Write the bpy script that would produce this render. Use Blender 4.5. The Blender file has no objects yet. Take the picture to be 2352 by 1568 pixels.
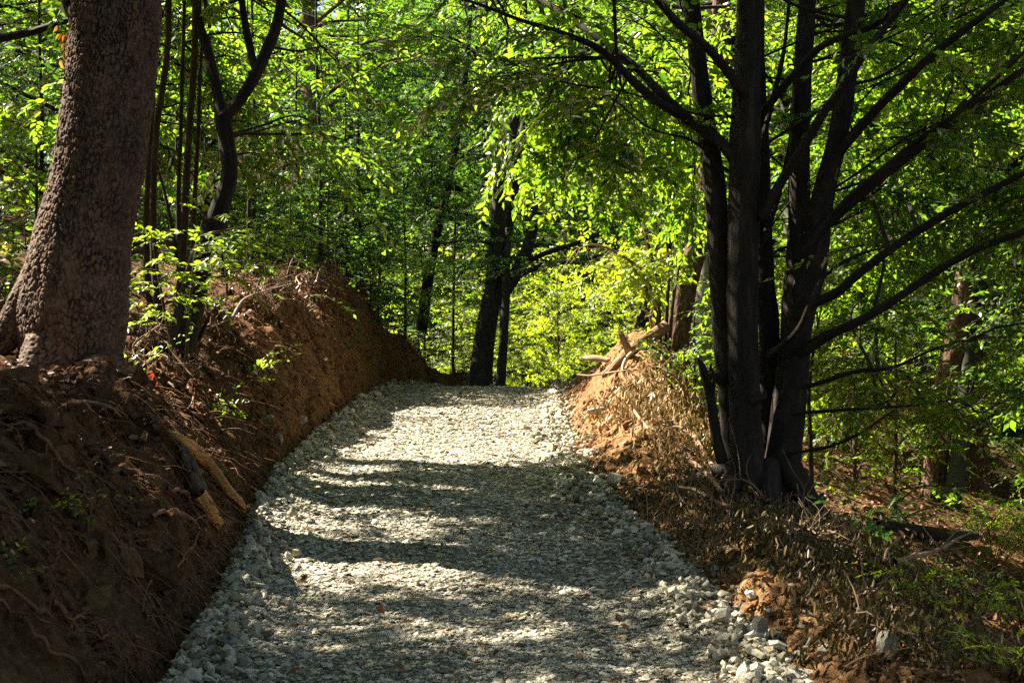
import bpy, math
import numpy as np
from mathutils import Vector

rng = np.random.default_rng(11)
EXPOSURE = 2.75
SC = bpy.context.scene
COL = SC.collection
F, CX, CY, CZ = 3267.0, 1176.0, 784.0, 1.75      # photo measured on a 2352 x 1568 print, 50 mm lens

def P(px, py, Y):
    return np.array([(px - CX) / F * Y, Y, CZ - (py - CY) / F * Y])

def PL(lst):
    return np.array([P(*q) for q in lst])

# ------------------------------------------------------------------ sun
SUN_EL, SUN_BACK = math.radians(47), math.radians(27)
SUN = np.array([-math.cos(SUN_EL) * math.cos(SUN_BACK), math.cos(SUN_EL) * math.sin(SUN_BACK), math.sin(SUN_EL)])

# ------------------------------------------------------------------ noise
def _h(ix, iy, iz, seed):
    n = (ix.astype(np.int64) * 374761393 + iy.astype(np.int64) * 668265263 + iz.astype(np.int64) * 2147483647 + seed * 144665) & 0xFFFFFFFF
    n = ((n ^ (n >> 13)) * 1274126177) & 0xFFFFFFFF
    n = ((n ^ (n >> 16)) * 2246822519) & 0xFFFFFFFF
    return ((n ^ (n >> 15)) & 0xFFFFFF).astype(np.float64) / 0xFFFFFF

def vnoise(p, seed=0):
    i = np.floor(p).astype(np.int64); f = p - i; f = f * f * (3 - 2 * f)
    x, y, z = i[:, 0], i[:, 1], i[:, 2]; fx, fy, fz = f[:, 0], f[:, 1], f[:, 2]
    def c(a, b, d): return _h(x + a, y + b, z + d, seed)
    x00 = c(0, 0, 0) * (1 - fx) + c(1, 0, 0) * fx; x10 = c(0, 1, 0) * (1 - fx) + c(1, 1, 0) * fx
    x01 = c(0, 0, 1) * (1 - fx) + c(1, 0, 1) * fx; x11 = c(0, 1, 1) * (1 - fx) + c(1, 1, 1) * fx
    return (x00 * (1 - fy) + x10 * fy) * (1 - fz) + (x01 * (1 - fy) + x11 * fy) * fz

def fbm(p, octv=4, seed=0, gain=.5):
    p = np.asarray(p, float); s = np.zeros(len(p)); a, t = 1.0, 0.0
    for k in range(octv):
        s += a * (vnoise(p * 2 ** k + 17.3 * k, seed + k) - .5) * 2; t += a; a *= gain
    return s / t

def worley(p, seed=0):
    i = np.floor(p).astype(np.int64); f1 = np.full(len(p), 9.0); f2 = np.full(len(p), 9.0); cid = np.zeros(len(p))
    for a in (-1, 0, 1):
        for b in (-1, 0, 1):
            for c in (-1, 0, 1):
                q = i + (a, b, c)
                g = np.stack([_h(q[:, 0], q[:, 1], q[:, 2], seed + s) for s in (1, 2, 3)], 1)
                d = np.linalg.norm(q + g - p, axis=1)
                m = d < f1
                f2 = np.where(m, f1, np.minimum(f2, d)); cid = np.where(m, g[:, 0], cid); f1 = np.where(m, d, f1)
    return f1, f2, cid

def xy0(X, Y): return np.stack([X, Y, np.zeros_like(X)], 1)
def smooth(t): t = np.clip(t, 0, 1); return t * t * (3 - 2 * t)
def nrm(v): return v / np.maximum(np.linalg.norm(v, axis=-1, keepdims=True), 1e-9)

# ------------------------------------------------------------------ mesh assembly
class MB:
    def __init__(s): s.V = []; s.F = []; s.A = []; s.K = []; s.M = []; s.n = 0
    def add(s, V, F, rnd=0.0, bk=None, mi=0):
        V = np.asarray(V, float).reshape(-1, 3)
        s.V.append(V)
        s.A.append(np.broadcast_to(np.asarray(rnd, float), (len(V),)))
        s.K.append(V if bk is None else bk)
        for f in (F if isinstance(F, (list, tuple)) else [F]):
            if len(f): s.F.append(np.asarray(f, np.int64) + s.n); s.M.append(np.full(len(f), mi))
        s.n += len(V); return s
    def build(s, name, mats, parent=None, flat=False, extra=None):
        V = np.concatenate(s.V); me = bpy.data.meshes.new(name)
        me.vertices.add(len(V)); me.vertices.foreach_set('co', V.astype(np.float32).ravel())
        li = np.concatenate([f.ravel() for f in s.F]); cnt = np.concatenate([np.full(len(f), f.shape[1]) for f in s.F])
        me.loops.add(len(li)); me.loops.foreach_set('vertex_index', li.astype(np.int32))
        me.polygons.add(len(cnt)); st = np.concatenate([[0], np.cumsum(cnt)[:-1]])
        me.polygons.foreach_set('loop_start', st.astype(np.int32))
        if not isinstance(mats, (list, tuple)): mats = [mats]
        for m in mats: me.materials.append(m)
        if len(mats) > 1: me.polygons.foreach_set('material_index', np.concatenate(s.M).astype(np.int32))
        me.update(calc_edges=True)
        a = me.attributes.new('rnd', 'FLOAT', 'POINT'); a.data.foreach_set('value', np.concatenate(s.A).astype(np.float32))
        a = me.attributes.new('bk', 'FLOAT_VECTOR', 'POINT'); a.data.foreach_set('vector', np.concatenate(s.K).astype(np.float32).ravel())
        for k, v in (extra or {}).items():
            a = me.attributes.new(k, 'FLOAT', 'POINT'); a.data.foreach_set('value', np.asarray(v, np.float32))
        me.shade_flat() if flat else me.shade_smooth()
        o = bpy.data.objects.new(name, me); COL.objects.link(o)
        if parent is not None: o.parent = parent
        return o

def tag(o, label=None, cat=None, group=None, kind=None):
    for k, v in (('label', label), ('category', cat), ('group', group), ('kind', kind)):
        if v: o[k] = v
    return o

def thing(name, label, cat, group=None, loc=None):
    o = bpy.data.objects.new(name, None); COL.objects.link(o); o.empty_display_size = .2
    if loc is not None: o.location = loc
    return tag(o, label, cat, group)

def copy_tree(o, loc, rz=0., sc=1., label=None, parent=None):
    c = o.copy(); COL.objects.link(c)
    if parent is None:
        c.location = loc; c.rotation_euler = (0, 0, rz); c.scale = (sc, sc, sc)
        if label: c['label'] = label
    else: c.parent = parent
    for ch in o.children: copy_tree(ch, None, parent=c)
    return c

# ------------------------------------------------------------------ tubes
def catmull(pts, k):
    pts = np.asarray(pts, float)
    if len(pts) < 3:
        t = np.linspace(0, 1, k)[:, None]; return pts[0] * (1 - t) + pts[-1] * t
    Q = np.vstack([2 * pts[0] - pts[1], pts, 2 * pts[-1] - pts[-2]])
    d = np.concatenate([[0], np.cumsum(np.linalg.norm(np.diff(pts[:, :3], axis=0), axis=1))]); s = np.linspace(0, d[-1], k)
    i = np.clip(np.searchsorted(d, s, side='right') - 1, 0, len(pts) - 2); t = ((s - d[i]) / np.maximum(d[i + 1] - d[i], 1e-9))[:, None]
    a, b, c, e = Q[i], Q[i + 1], Q[i + 2], Q[i + 3]
    return .5 * (2 * b + (c - a) * t + (2 * a - 5 * b + 4 * c - e) * t ** 2 + (3 * b - a - 3 * c + e) * t ** 3)

def tube(pts, rad, sides=10, step=.08, rough=0., flute=0., seed=0, k=None, bark=0., cell=.05, tip=True, grain=0.):
    """one skinned limb: pts (n,3), rad n; returns V, faces, bark coords"""
    pr = np.column_stack([np.asarray(pts, float), np.asarray(rad, float)])
    L = np.linalg.norm(np.diff(pr[:, :3], axis=0), axis=1).sum()
    k = k or max(4, int(L / step) + 1)
    c = catmull(pr, k); C, R = c[:, :3], np.maximum(c[:, 3], .0008)
    T = nrm(np.gradient(C, axis=0))
    u = np.cross(T[0], [0, 1, .2]); u = u / np.linalg.norm(u); U = np.zeros_like(C)
    for i in range(k):
        u = u - T[i] * (u @ T[i]); u = u / max(np.linalg.norm(u), 1e-9); U[i] = u
    W = np.cross(T, U); th = np.arange(sides) * 2 * math.pi / sides
    cs, sn = np.cos(th), np.sin(th)
    s = np.concatenate([[0], np.cumsum(np.linalg.norm(np.diff(C, axis=0), axis=1))])
    r0 = R.mean()
    bk = np.stack([np.broadcast_to(cs * r0, (k, sides)), np.broadcast_to(sn * r0, (k, sides)), np.broadcast_to(s[:, None], (k, sides))], -1).reshape(-1, 3)
    rr = np.broadcast_to(R[:, None], (k, sides)).reshape(-1).copy()
    if flute: rr *= 1 + flute * fbm(bk * np.array([1.1 / r0, 1.1 / r0, .9]) + seed * 3.1, 3, seed)
    if rough: rr += rough * fbm(bk / np.array([.05, .05, .15]) + seed, 3, seed + 5)
    if grain: rr += grain * fbm(bk / np.array([.011, .011, .16]) + seed, 3, seed + 6) + grain * .8 * fbm(bk / np.array([.05, .05, .07]) + seed, 2, seed + 8)
    if bark:
        q = bk / np.array([cell, cell, cell * 2.1]); q = q + .6 * np.stack([fbm(q * .6, 2, 31), fbm(q * .6, 2, 32), fbm(q * .6, 2, 33)], 1)
        f1, f2, cid = worley(q, seed + 9)
        g1, g2, _ = worley(q * np.array([2.1, 2.1, 1.5]) + 7, seed + 40)
        fade_ = np.clip(.25 + 1.1 * vnoise(bk / np.array([.07, .07, .16]) + 3, 88), 0, 1); pl_ = (1 - (1 - smooth((f2 - f1) / .24)) * fade_) * (.70 + .30 * smooth((g2 - g1) / .2)); tube.mask = np.append(np.clip(pl_ * (.55 + .45 * cid) + .12 * fbm(q * 3, 2, 3), 0, 1), .5)
        rr += bark * (pl_ * (.6 + .6 * cid) - .8 + .30 * fbm(q * np.array([2.2, 2.2, 1.2]), 3, seed + 12) + .5 * fbm(bk / np.array([.11, .11, .5]), 3, seed + 15))
    V = C[:, None, :] + (U[:, None, :] * cs[None, :, None] + W[:, None, :] * sn[None, :, None]) * rr.reshape(k, sides)[:, :, None]
    i = np.arange(k - 1)[:, None] * sides; j = np.arange(sides)[None, :]; j2 = (j + 1) % sides
    Fq = np.stack([i + j, i + j2, i + sides + j2, i + sides + j], -1).reshape(-1, 4)
    V = V.reshape(-1, 3); n = len(V)
    V = np.vstack([V, C[-1] + T[-1] * R[-1] * (.8 if tip else .1)]); bk = np.vstack([bk, [[0, 0, s[-1]]]])
    b = (k - 1) * sides; Ft = np.stack([b + np.arange(sides), b + (np.arange(sides) + 1) % sides, np.full(sides, n)], 1)
    return V, [Fq, Ft], bk

def add_tube(mb, pts, rad, rnd=.5, mi=0, **kw):
    V, Fs, bk = tube(pts, rad, **kw); mb.add(V, Fs, tube.mask if kw.get('bark') else rnd, bk, mi); return mb

def tubes(PT, R, sides=4):
    """many thin twigs at once: PT (T,k,3), R (T,k)"""
    T_, k, _ = PT.shape
    t = nrm(np.gradient(PT, axis=1)); ref = np.where(np.abs(t[..., 2:3]) > .8, np.array([1., 0, 0]), np.array([0, 0, 1.]))
    u = nrm(np.cross(t, ref)); w = np.cross(t, u); th = np.arange(sides) * 2 * math.pi / sides
    V = PT[:, :, None, :] + R[:, :, None, None] * (u[:, :, None, :] * np.cos(th)[None, None, :, None] + w[:, :, None, :] * np.sin(th)[None, None, :, None])
    b = (np.arange(T_) * k * sides)[:, None, None]; i = (np.arange(k - 1) * sides)[None, :, None]; j = np.arange(sides)[None, None, :]; j2 = (j + 1) % sides
    Fq = np.stack([b + i + j, b + i + j2, b + i + sides + j2, b + i + sides + j], -1).reshape(-1, 4)
    return V.reshape(-1, 3), Fq

# ------------------------------------------------------------------ leaves
LEAF6 = np.array([[0, 0, 0], [.40, .30, .10], [.36, .66, .10], [0, 1.05, -.06], [-.36, .66, .10], [-.40, .30, .10]])
LEAF6F = np.array([[0, 1, 2, 3], [0, 3, 4, 5]])
LEAF4 = np.array([[0, 0, 0], [.42, .45, .06], [0, 1.05, -.03], [-.42, .45, .06]])
LEAF4F = np.array([[0, 1, 2, 3]])

def leaf_mesh(pos, d, n, size, width=.62, detail=True):
    tpl, tf = (LEAF6, LEAF6F) if detail else (LEAF4, LEAF4F)
    d = nrm(d); x = nrm(np.cross(d, n)); n = np.cross(x, d)
    s = size[:, None, None]
    V = pos[:, None, :] + s * (tpl[None, :, 0:1] * width * x[:, None, :] + tpl[None, :, 1:2] * d[:, None, :] + tpl[None, :, 2:3] * n[:, None, :])
    m = len(tpl); Fq = (np.arange(len(pos)) * m)[:, None, None] + tf[None]
    return V.reshape(-1, 3), Fq.reshape(-1, 4), m

class Foliage:
    """gathers sprays (flat leafy twigs), then writes leaves and twigs"""
    def __init__(s): s.O = []; s.D = []; s.N = []; s.L = []
    def spray(s, O, D, N, L): s.O.append(np.atleast_2d(O)); s.D.append(np.atleast_2d(D)); s.N.append(np.atleast_2d(N)); s.L.append(np.atleast_1d(L))
    def fan(s, pts, f0=.25, gap=.16, tw=.33, droop=.25, level=.8, side=3, up=None):
        """flat fan of side twigs along a limb: the layered sprays of beech and hornbeam"""
        c = catmull(pts, 24); seg = np.linalg.norm(np.diff(c, axis=0), axis=1); cl = np.concatenate([[0], np.cumsum(seg)]); Ln = cl[-1]
        t0 = np.arange(f0 * Ln, Ln * 1.001, gap); K = len(t0)
        if K < 1: t0 = np.array([Ln * .8]); K = 1
        t0 = np.clip(t0 + rng.uniform(-.3, .3, K) * gap, 0, Ln)
        O = np.stack([np.interp(t0, cl, c[:, a]) for a in range(3)], 1)
        T = nrm(np.gradient(c, axis=0)); D = nrm(np.stack([np.interp(t0, cl, T[:, a]) for a in range(3)], 1))
        N = np.array([0, 0, 1.]) * level + rng.normal(0, .28, (1, 3)) + rng.normal(0, .1, (K, 3)); N = nrm(N - D * (N * D).sum(1, keepdims=True))
        X = np.cross(D, N); sg = np.where(np.arange(K) % 2, 1., -1.)[:, None]
        fr = (t0 / Ln)[:, None]
        TD = nrm(D * .75 + X * sg * (.95 - .35 * fr) + rng.normal(0, .13, (K, 3)) - np.array([0, 0, droop]))
        TL = Ln * tw * (1.15 - .75 * fr[:, 0]) * rng.uniform(.6, 1.25, K); TL = np.clip(TL, .16, 1.3)
        s.spray(O, TD, N, np.minimum(TL, .62))
        for q in np.linspace(.3, .95, side):
            for e in (1., -1.):
                m = TL > .3
                if not m.any(): continue
                o = O[m] + TD[m] * (TL[m] * q)[:, None] - np.array([0, 0, 1]) * (.18 * TL[m] * q * q)[:, None]
                X2 = np.cross(TD[m], N[m]) * e
                s.spray(o, nrm(TD[m] * .8 + X2 * .8 + rng.normal(0, .16, o.shape) - np.array([0, 0, droop * .6])), N[m] + rng.normal(0, .15, o.shape), np.clip(TL[m] * (.75 - .4 * q), .13, .5))
        s.spray(c[-1], T[-1], N[-1], .35)
        return TL
    def finish(s, n=11, leaf=.07, jit=.34, detail=True, width=.6, keep=None, tint=.5, tintvar=.35, droop=.22):
        O, D, N, L = (np.concatenate(q) for q in (s.O, s.D, s.N, s.L))
        if keep is not None:
            m = keep(O); m[:3] = True; O, D, N, L = O[m], D[m], N[m], L[m]
        S = len(O); D = nrm(D); N = nrm(N)
        t = np.linspace(.12, 1, n)[None, :] + rng.uniform(-.03, .03, (S, n))
        pos = O[:, None, :] + D[:, None, :] * (L[:, None] * t)[..., None] - np.array([0, 0, 1.]) * (droop * L[:, None] * t ** 2)[..., None]
        X = np.cross(D, N); sg = np.where(np.arange(n) % 2, 1., -1.); ang = np.where(np.arange(n) == n - 1, 0, .85)
        ld = D[:, None, :] * np.cos(ang)[None, :, None] + X[:, None, :] * (np.sin(ang) * sg)[None, :, None] + rng.normal(0, .25, (S, n, 3)) - np.array([0, 0, .18])
        ln = N[:, None, :] + rng.normal(0, jit, (S, n, 3))
        sz = leaf * rng.uniform(.6, 1.2, (S, n)) * (1 - .25 * np.abs(t - .5))
        k = S * n
        V, Fq, m = leaf_mesh(pos.reshape(k, 3), ld.reshape(k, 3), ln.reshape(k, 3), sz.reshape(k), width, detail)
        rs = tint + tintvar * .6 * fbm(O * .9 + 5, 2, 77)
        r = np.clip(rs[:, None] + rng.normal(0, tintvar * .45, (S, n)), 0, 1).reshape(k)
        lb = MB().add(V, Fq, np.repeat(r, m))
        tt = np.array([0, .5, 1.]); PT = O[:, None, :] + D[:, None, :] * (L[:, None] * tt)[..., None] - np.array([0, 0, 1.]) * (droop * L[:, None] * tt ** 2)[..., None]
        tw = tubes(PT, np.array([.0035, .0025, .0012])[None, :] * np.ones((S, 1)), 3)
        return lb, tw

# ------------------------------------------------------------------ materials
def nt(name):
    m = bpy.data.materials.new(name); m.use_nodes = True; t = m.node_tree; t.nodes.clear()
    return m, t
def node(t, typ, **kw):
    n = t.nodes.new(typ)
    for k, v in kw.items():
        if k in n.inputs.keys() if isinstance(k, str) else False: n.inputs[k].default_value = v
        else: setattr(n, k, v)
    return n
def ramp(t, fac, stops):
    r = t.nodes.new('ShaderNodeValToRGB'); e = r.color_ramp.elements
    while len(e) < len(stops): e.new(.5)
    for q, (p, c) in zip(e, stops): q.position = p; q.color = (*c, 1)
    t.links.new(fac, r.inputs[0]); return r.outputs[0]
def attr(t, name): return node(t, 'ShaderNodeAttribute', attribute_name=name)
def mixc(t, fac, a, b, mode='MIX'):
    m = t.nodes.new('ShaderNodeMix'); m.data_type = 'RGBA'; m.blend_type = mode
    for sock, v in ((m.inputs[0], fac), (m.inputs[6], a), (m.inputs[7], b)):
        if hasattr(v, 'is_output'): t.links.new(v, sock)
        else: sock.default_value = v if not isinstance(v, tuple) else (*v, 1)
    return m.outputs[2]
def noise(t, vec, scale, detail=4, rough=.6):
    n = t.nodes.new('ShaderNodeTexNoise'); n.inputs['Scale'].default_value = scale; n.inputs['Detail'].default_value = detail; n.inputs['Roughness'].default_value = rough
    if vec is not None: t.links.new(vec, n.inputs['Vector'])
    return n.outputs[0]
def scaled(t, vec, s):
    m = t.nodes.new('ShaderNodeMapping'); m.inputs['Scale'].default_value = s; t.links.new(vec, m.inputs[0]); return m.outputs[0]

def leaf_mat(name, stops, tstops, gloss=.5, mixf=.55, rough=.38):
    m, t = nt(name); out = node(t, 'ShaderNodeOutputMaterial'); a = attr(t, 'rnd').outputs['Fac']
    d = node(t, 'ShaderNodeBsdfDiffuse'); tr = node(t, 'ShaderNodeBsdfTranslucent'); gl = node(t, 'ShaderNodeBsdfGlossy'); gl.inputs['Roughness'].default_value = rough
    t.links.new(ramp(t, a, stops), d.inputs[0]); t.links.new(ramp(t, a, tstops), tr.inputs[0])
    mx = node(t, 'ShaderNodeMixShader'); mx.inputs[0].default_value = mixf; t.links.new(d.outputs[0], mx.inputs[1]); t.links.new(tr.outputs[0], mx.inputs[2])
    fr = node(t, 'ShaderNodeFresnel'); fr.inputs[0].default_value = 1.42
    mu = node(t, 'ShaderNodeMath', operation='MULTIPLY'); t.links.new(fr.outputs[0], mu.inputs[0]); mu.inputs[1].default_value = gloss
    m2 = node(t, 'ShaderNodeMixShader'); t.links.new(mu.outputs[0], m2.inputs[0]); t.links.new(mx.outputs[0], m2.inputs[1]); t.links.new(gl.outputs[0], m2.inputs[2])
    t.links.new(m2.outputs[0], out.inputs[0]); return m

def surf(name, build, rough=.85, spec=.3):
    """build(t) -> (colour socket, height socket or None, bump distance)"""
    m, t = nt(name); out = node(t, 'ShaderNodeOutputMaterial'); b = node(t, 'ShaderNodeBsdfPrincipled')
    b.inputs['Roughness'].default_value = rough; b.inputs['Specular IOR Level'].default_value = spec
    c, h, dist = build(t); t.links.new(c, b.inputs['Base Color'])
    if h is not None:
        bp = node(t, 'ShaderNodeBump'); bp.inputs['Distance'].default_value = dist; bp.inputs['Strength'].default_value = 1; t.links.new(h, bp.inputs['Height']); t.links.new(bp.outputs[0], b.inputs['Normal'])
    t.links.new(b.outputs[0], out.inputs[0]); return m

G = [(0, (.014, .045, .006)), (.5, (.035, .085, .010)), (1, (.075, .115, .012))]
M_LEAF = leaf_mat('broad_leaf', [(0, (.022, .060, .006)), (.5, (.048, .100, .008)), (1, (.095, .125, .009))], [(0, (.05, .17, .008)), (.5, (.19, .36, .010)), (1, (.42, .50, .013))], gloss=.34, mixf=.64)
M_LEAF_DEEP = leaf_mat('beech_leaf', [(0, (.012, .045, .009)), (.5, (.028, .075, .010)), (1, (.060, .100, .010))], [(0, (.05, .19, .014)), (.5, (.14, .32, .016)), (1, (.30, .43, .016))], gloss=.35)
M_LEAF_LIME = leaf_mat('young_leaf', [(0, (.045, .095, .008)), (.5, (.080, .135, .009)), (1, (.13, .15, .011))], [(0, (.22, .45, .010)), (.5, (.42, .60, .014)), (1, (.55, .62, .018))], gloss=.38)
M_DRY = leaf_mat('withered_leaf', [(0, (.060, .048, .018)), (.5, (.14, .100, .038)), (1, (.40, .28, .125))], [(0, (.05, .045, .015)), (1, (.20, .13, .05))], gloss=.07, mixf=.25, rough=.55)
M_LITTER = leaf_mat('fallen_leaf', [(0, (.06, .028, .014)), (.5, (.14, .068, .030)), (1, (.27, .15, .07))], [(0, (.06, .02, .01)), (1, (.2, .08, .03))], gloss=.3, mixf=.15)
M_RED = leaf_mat('red_leaf', [(0, (.35, .02, .01)), (1, (.5, .06, .01))], [(0, (.5, .02, .01)), (1, (.6, .08, .01))])

def bark_mat(name, dark, mid, light, sc=(14, 14, 3.2), dist=.012, lich=None, rough=.9, furrow=None):
    def bld(t):
        v = attr(t, 'bk').outputs['Vector']; n1 = noise(t, scaled(t, v, sc), 1.0, 6, .65); n2 = noise(t, v, 3.0, 3); n3 = noise(t, scaled(t, v, tuple(4 * q for q in sc)), 1.0, 3, .7)
        c = ramp(t, n1, [(.30, dark), (.52, mid), (.74, light)])
        n5 = noise(t, scaled(t, v, (5, 5, 1.2)), 1.0, 4, .6); c = mixc(t, .7, c, ramp(t, n5, [(.32, (.30, .30, .30)), (.68, (.70, .69, .67))]), 'OVERLAY')
        c = mixc(t, .5, c, ramp(t, n2, [(.3, tuple(q * .7 for q in mid)), (.7, tuple(min(1, q * 1.3) for q in mid))]), 'SOFT_LIGHT')
        if furrow: c = mixc(t, ramp(t, attr(t, 'rnd').outputs['Fac'], [(.12, (0, 0, 0)), (.48, (1, 1, 1))]), furrow, c)
        if lich:
            n4 = noise(t, scaled(t, v, (16, 16, 7)), 1.0, 5, .75); c = mixc(t, ramp(t, n4, [(.60, (0, 0, 0)), (.74, (.6, .6, .6))]), c, lich)
        a = node(t, 'ShaderNodeMath', operation='MULTIPLY_ADD'); t.links.new(n3, a.inputs[0]); a.inputs[1].default_value = .4; t.links.new(n1, a.inputs[2])
        return c, a.outputs[0], dist
    return surf(name, bld, rough)
M_BARK_BIG = bark_mat('rough_brown_bark', (.075, .049, .033), (.160, .110, .076), (.28, .21, .15), (34, 34, 20), .006, furrow=(.024, .014, .009))
M_BARK_DARK = bark_mat('dark_hornbeam_bark', (.014, .010, .007), (.042, .031, .021), (.095, .072, .048), (26, 26, 4.0), .016, (.12, .115, .08))
M_BARK_SMOOTH = bark_mat('smooth_beech_bark', (.035, .035, .030), (.065, .063, .052), (.11, .105, .085), (9, 9, 5), .004, (.13, .14, .11))
M_BARK_HAZEL = bark_mat('hazel_bark', (.055, .036, .018), (.095, .066, .034), (.14, .10, .055), (16, 16, 3), .004)
M_BARK_PINE = bark_mat('ridged_pine_bark', (.045, .025, .015), (.16, .10, .065), (.30, .20, .135), (26, 26, 6), .012, furrow=(.035, .02, .012))
M_BARK_PALE = bark_mat('pale_birch_bark', (.20, .17, .12), (.38, .34, .26), (.55, .50, .40), (5, 5, 18), .004)
M_BARK_ASH = bark_mat('grey_ash_bark', (.10, .09, .085), (.20, .18, .165), (.32, .29, .26), (16, 16, 4), .012)
M_TWIG = bark_mat('brown_twig', (.03, .022, .014), (.055, .040, .026), (.09, .068, .045), (30, 30, 8), .002)
M_DEAD = bark_mat('dry_branch', (.13, .085, .055), (.27, .19, .13), (.42, .33, .25), (25, 25, 6), .003)
M_ROOT = bark_mat('exposed_root', (.10, .05, .026), (.23, .12, .062), (.38, .23, .13), (30, 30, 5), .004)
M_WOOD = bark_mat('split_wood', (.24, .13, .045), (.42, .26, .10), (.58, .40, .19), (40, 40, 2.2), .006)
M_STAKE = bark_mat('bare_pale_wood', (.36, .28, .17), (.50, .41, .27), (.62, .54, .40), (40, 40, 3), .003)
M_LOG = bark_mat('weathered_log', (.10, .06, .035), (.22, .14, .085), (.36, .25, .17), (22, 22, 4), .012)

def stone_bld(t):
    a = attr(t, 'rnd').outputs['Fac']; o = node(t, 'ShaderNodeTexCoord').outputs['Object']
    dn = noise(t, o, .9, 4, .6); ma = node(t, 'ShaderNodeMath', operation='MULTIPLY_ADD'); t.links.new(dn, ma.inputs[0]); ma.inputs[1].default_value = .7; mb_ = node(t, 'ShaderNodeMath', operation='ADD'); t.links.new(a, mb_.inputs[0]); mb_.inputs[1].default_value = -.35; t.links.new(mb_.outputs[0], ma.inputs[2]); a = ma.outputs[0]
    c = ramp(t, a, [(0, (.085, .080, .060)), (.3, (.19, .175, .122)), (.6, (.37, .34, .255)), (.9, (.56, .52, .41)), (1, (.34, .24, .13))])
    n = noise(t, o, 45, 4); c = mixc(t, .55, c, ramp(t, n, [(.3, (.33, .33, .33)), (.7, (.68, .67, .64))]), 'OVERLAY')
    return c, n, .006
M_STONE = surf('crushed_stone', stone_bld, .8, .35)
def path_bld(t):
    o = node(t, 'ShaderNodeTexCoord').outputs['Object']; vo = node(t, 'ShaderNodeTexVoronoi'); vo.inputs['Scale'].default_value = 75; t.links.new(o, vo.inputs['Vector'])
    n = noise(t, o, 1.3, 4); sep = node(t, 'ShaderNodeSeparateColor'); t.links.new(vo.outputs['Color'], sep.inputs[0])
    c = ramp(t, sep.outputs[0], [(0, (.055, .053, .042)), (.5, (.11, .105, .082)), (1, (.24, .225, .175))])
    c = mixc(t, .5, c, ramp(t, n, [(.35, (.40, .38, .33)), (.65, (.58, .57, .55))]), 'OVERLAY')
    inv = node(t, 'ShaderNodeMath', operation='SUBTRACT'); inv.inputs[0].default_value = 1; t.links.new(vo.outputs['Distance'], inv.inputs[1])
    return c, inv.outputs[0], .012
M_PATH = surf('gravel_surface', path_bld, .9)
def soil_bld(t):
    o = node(t, 'ShaderNodeTexCoord').outputs['Object']; n1 = noise(t, o, 2.2, 6, .65); n2 = noise(t, o, 26, 6, .7); n3 = noise(t, o, 110, 3, .7)
    hum = ramp(t, n2, [(.3, (.038, .020, .009)), (.55, (.115, .059, .026)), (.75, (.20, .115, .058))])
    ora = ramp(t, n2, [(.28, (.11, .056, .022)), (.52, (.235, .128, .054)), (.75, (.36, .225, .112))])
    ad = node(t, 'ShaderNodeMath', operation='MULTIPLY_ADD'); t.links.new(n1, ad.inputs[0]); ad.inputs[1].default_value = 1.0; t.links.new(attr(t, 'orange').outputs['Fac'], ad.inputs[2])
    c = mixc(t, ramp(t, ad.outputs[0], [(.62, (0, 0, 0)), (1.0, (1, 1, 1))]), hum, ora)
    grn = ramp(t, n1, [(.3, (.030, .070, .012)), (.7, (.080, .125, .022))]); c = mixc(t, attr(t, 'green').outputs['Fac'], c, grn)
    c = mixc(t, .5, c, ramp(t, n3, [(.3, (.3, .3, .3)), (.7, (.7, .7, .7))]), 'OVERLAY')
    a = node(t, 'ShaderNodeMath', operation='MULTIPLY_ADD'); t.links.new(n3, a.inputs[0]); a.inputs[1].default_value = .4; t.links.new(n2, a.inputs[2])
    return c, a.outputs[0], .03
M_SOIL = surf('forest_soil', soil_bld, .95, .1)
# ------------------------------------------------------------------ terrain
HW = 1.32
_ys = np.arange(-30, 220, .1)
_sl = np.interp(_ys, [-30, 18.8, 21.5, 25, 60, 75, 220], [.052, .052, .0, -.13, -.13, .34, .34])
_zp = np.concatenate([[0], np.cumsum(_sl[:-1] * .1)]); _zp -= np.interp(0, _ys, _zp)
def zp(Y): return np.interp(Y, _ys, _zp)
def xc(Y):
    return np.interp(Y, [-30, 0, 4, 6, 7, 8.3, 10, 11.8, 14, 16.5, 19, 21.5, 22.4, 23.2, 24, 26, 29, 34, 220],
                     [.3, .2, .0, -.13, -.2, -.31, -.52, -.67, -.72, -.71, -.66, -.57, -.42, -.15, .2, 1.2, 3.0, 6.5, 6.5])
def hb(Y): return np.interp(Y, [-30, 3, 6, 8, 9.8, 12, 14, 16, 18.5, 20.3, 21.6, 22.6, 23.3, 24.2, 27, 32, 220],
                            [.8, 1.0, 1.05, 1.05, 1.0, .95, 1.2, 1.5, 1.55, 1.56, 1.42, 1.18, .90, .5, .3, .1, 0])
def wb(Y): return np.interp(Y, [3, 6, 9, 12, 16, 20, 22, 24], [.75, .8, .95, .85, .95, .55, .5, .8])
def hr(Y): return np.interp(Y, [-30, 4, 6, 7.3, 8.2, 9.3, 11, 12.4, 13.5, 15, 16.3, 17.5, 19, 20.5, 22, 24, 220], [.05, .05, .10, .17, .14, .06, .10, .26, .34, .72, .98, .92, .6, .42, .3, .05, 0])
def cr(Y): return np.interp(Y, [4, 7, 9, 12.5, 16, 19, 22], [.5, .28, .4, .62, .92, .9, .7])
def wr(Y): return np.interp(Y, [4, 7, 9, 12.5, 16, 19, 22], [.4, .28, .35, .42, .55, .5, .45])

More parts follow.
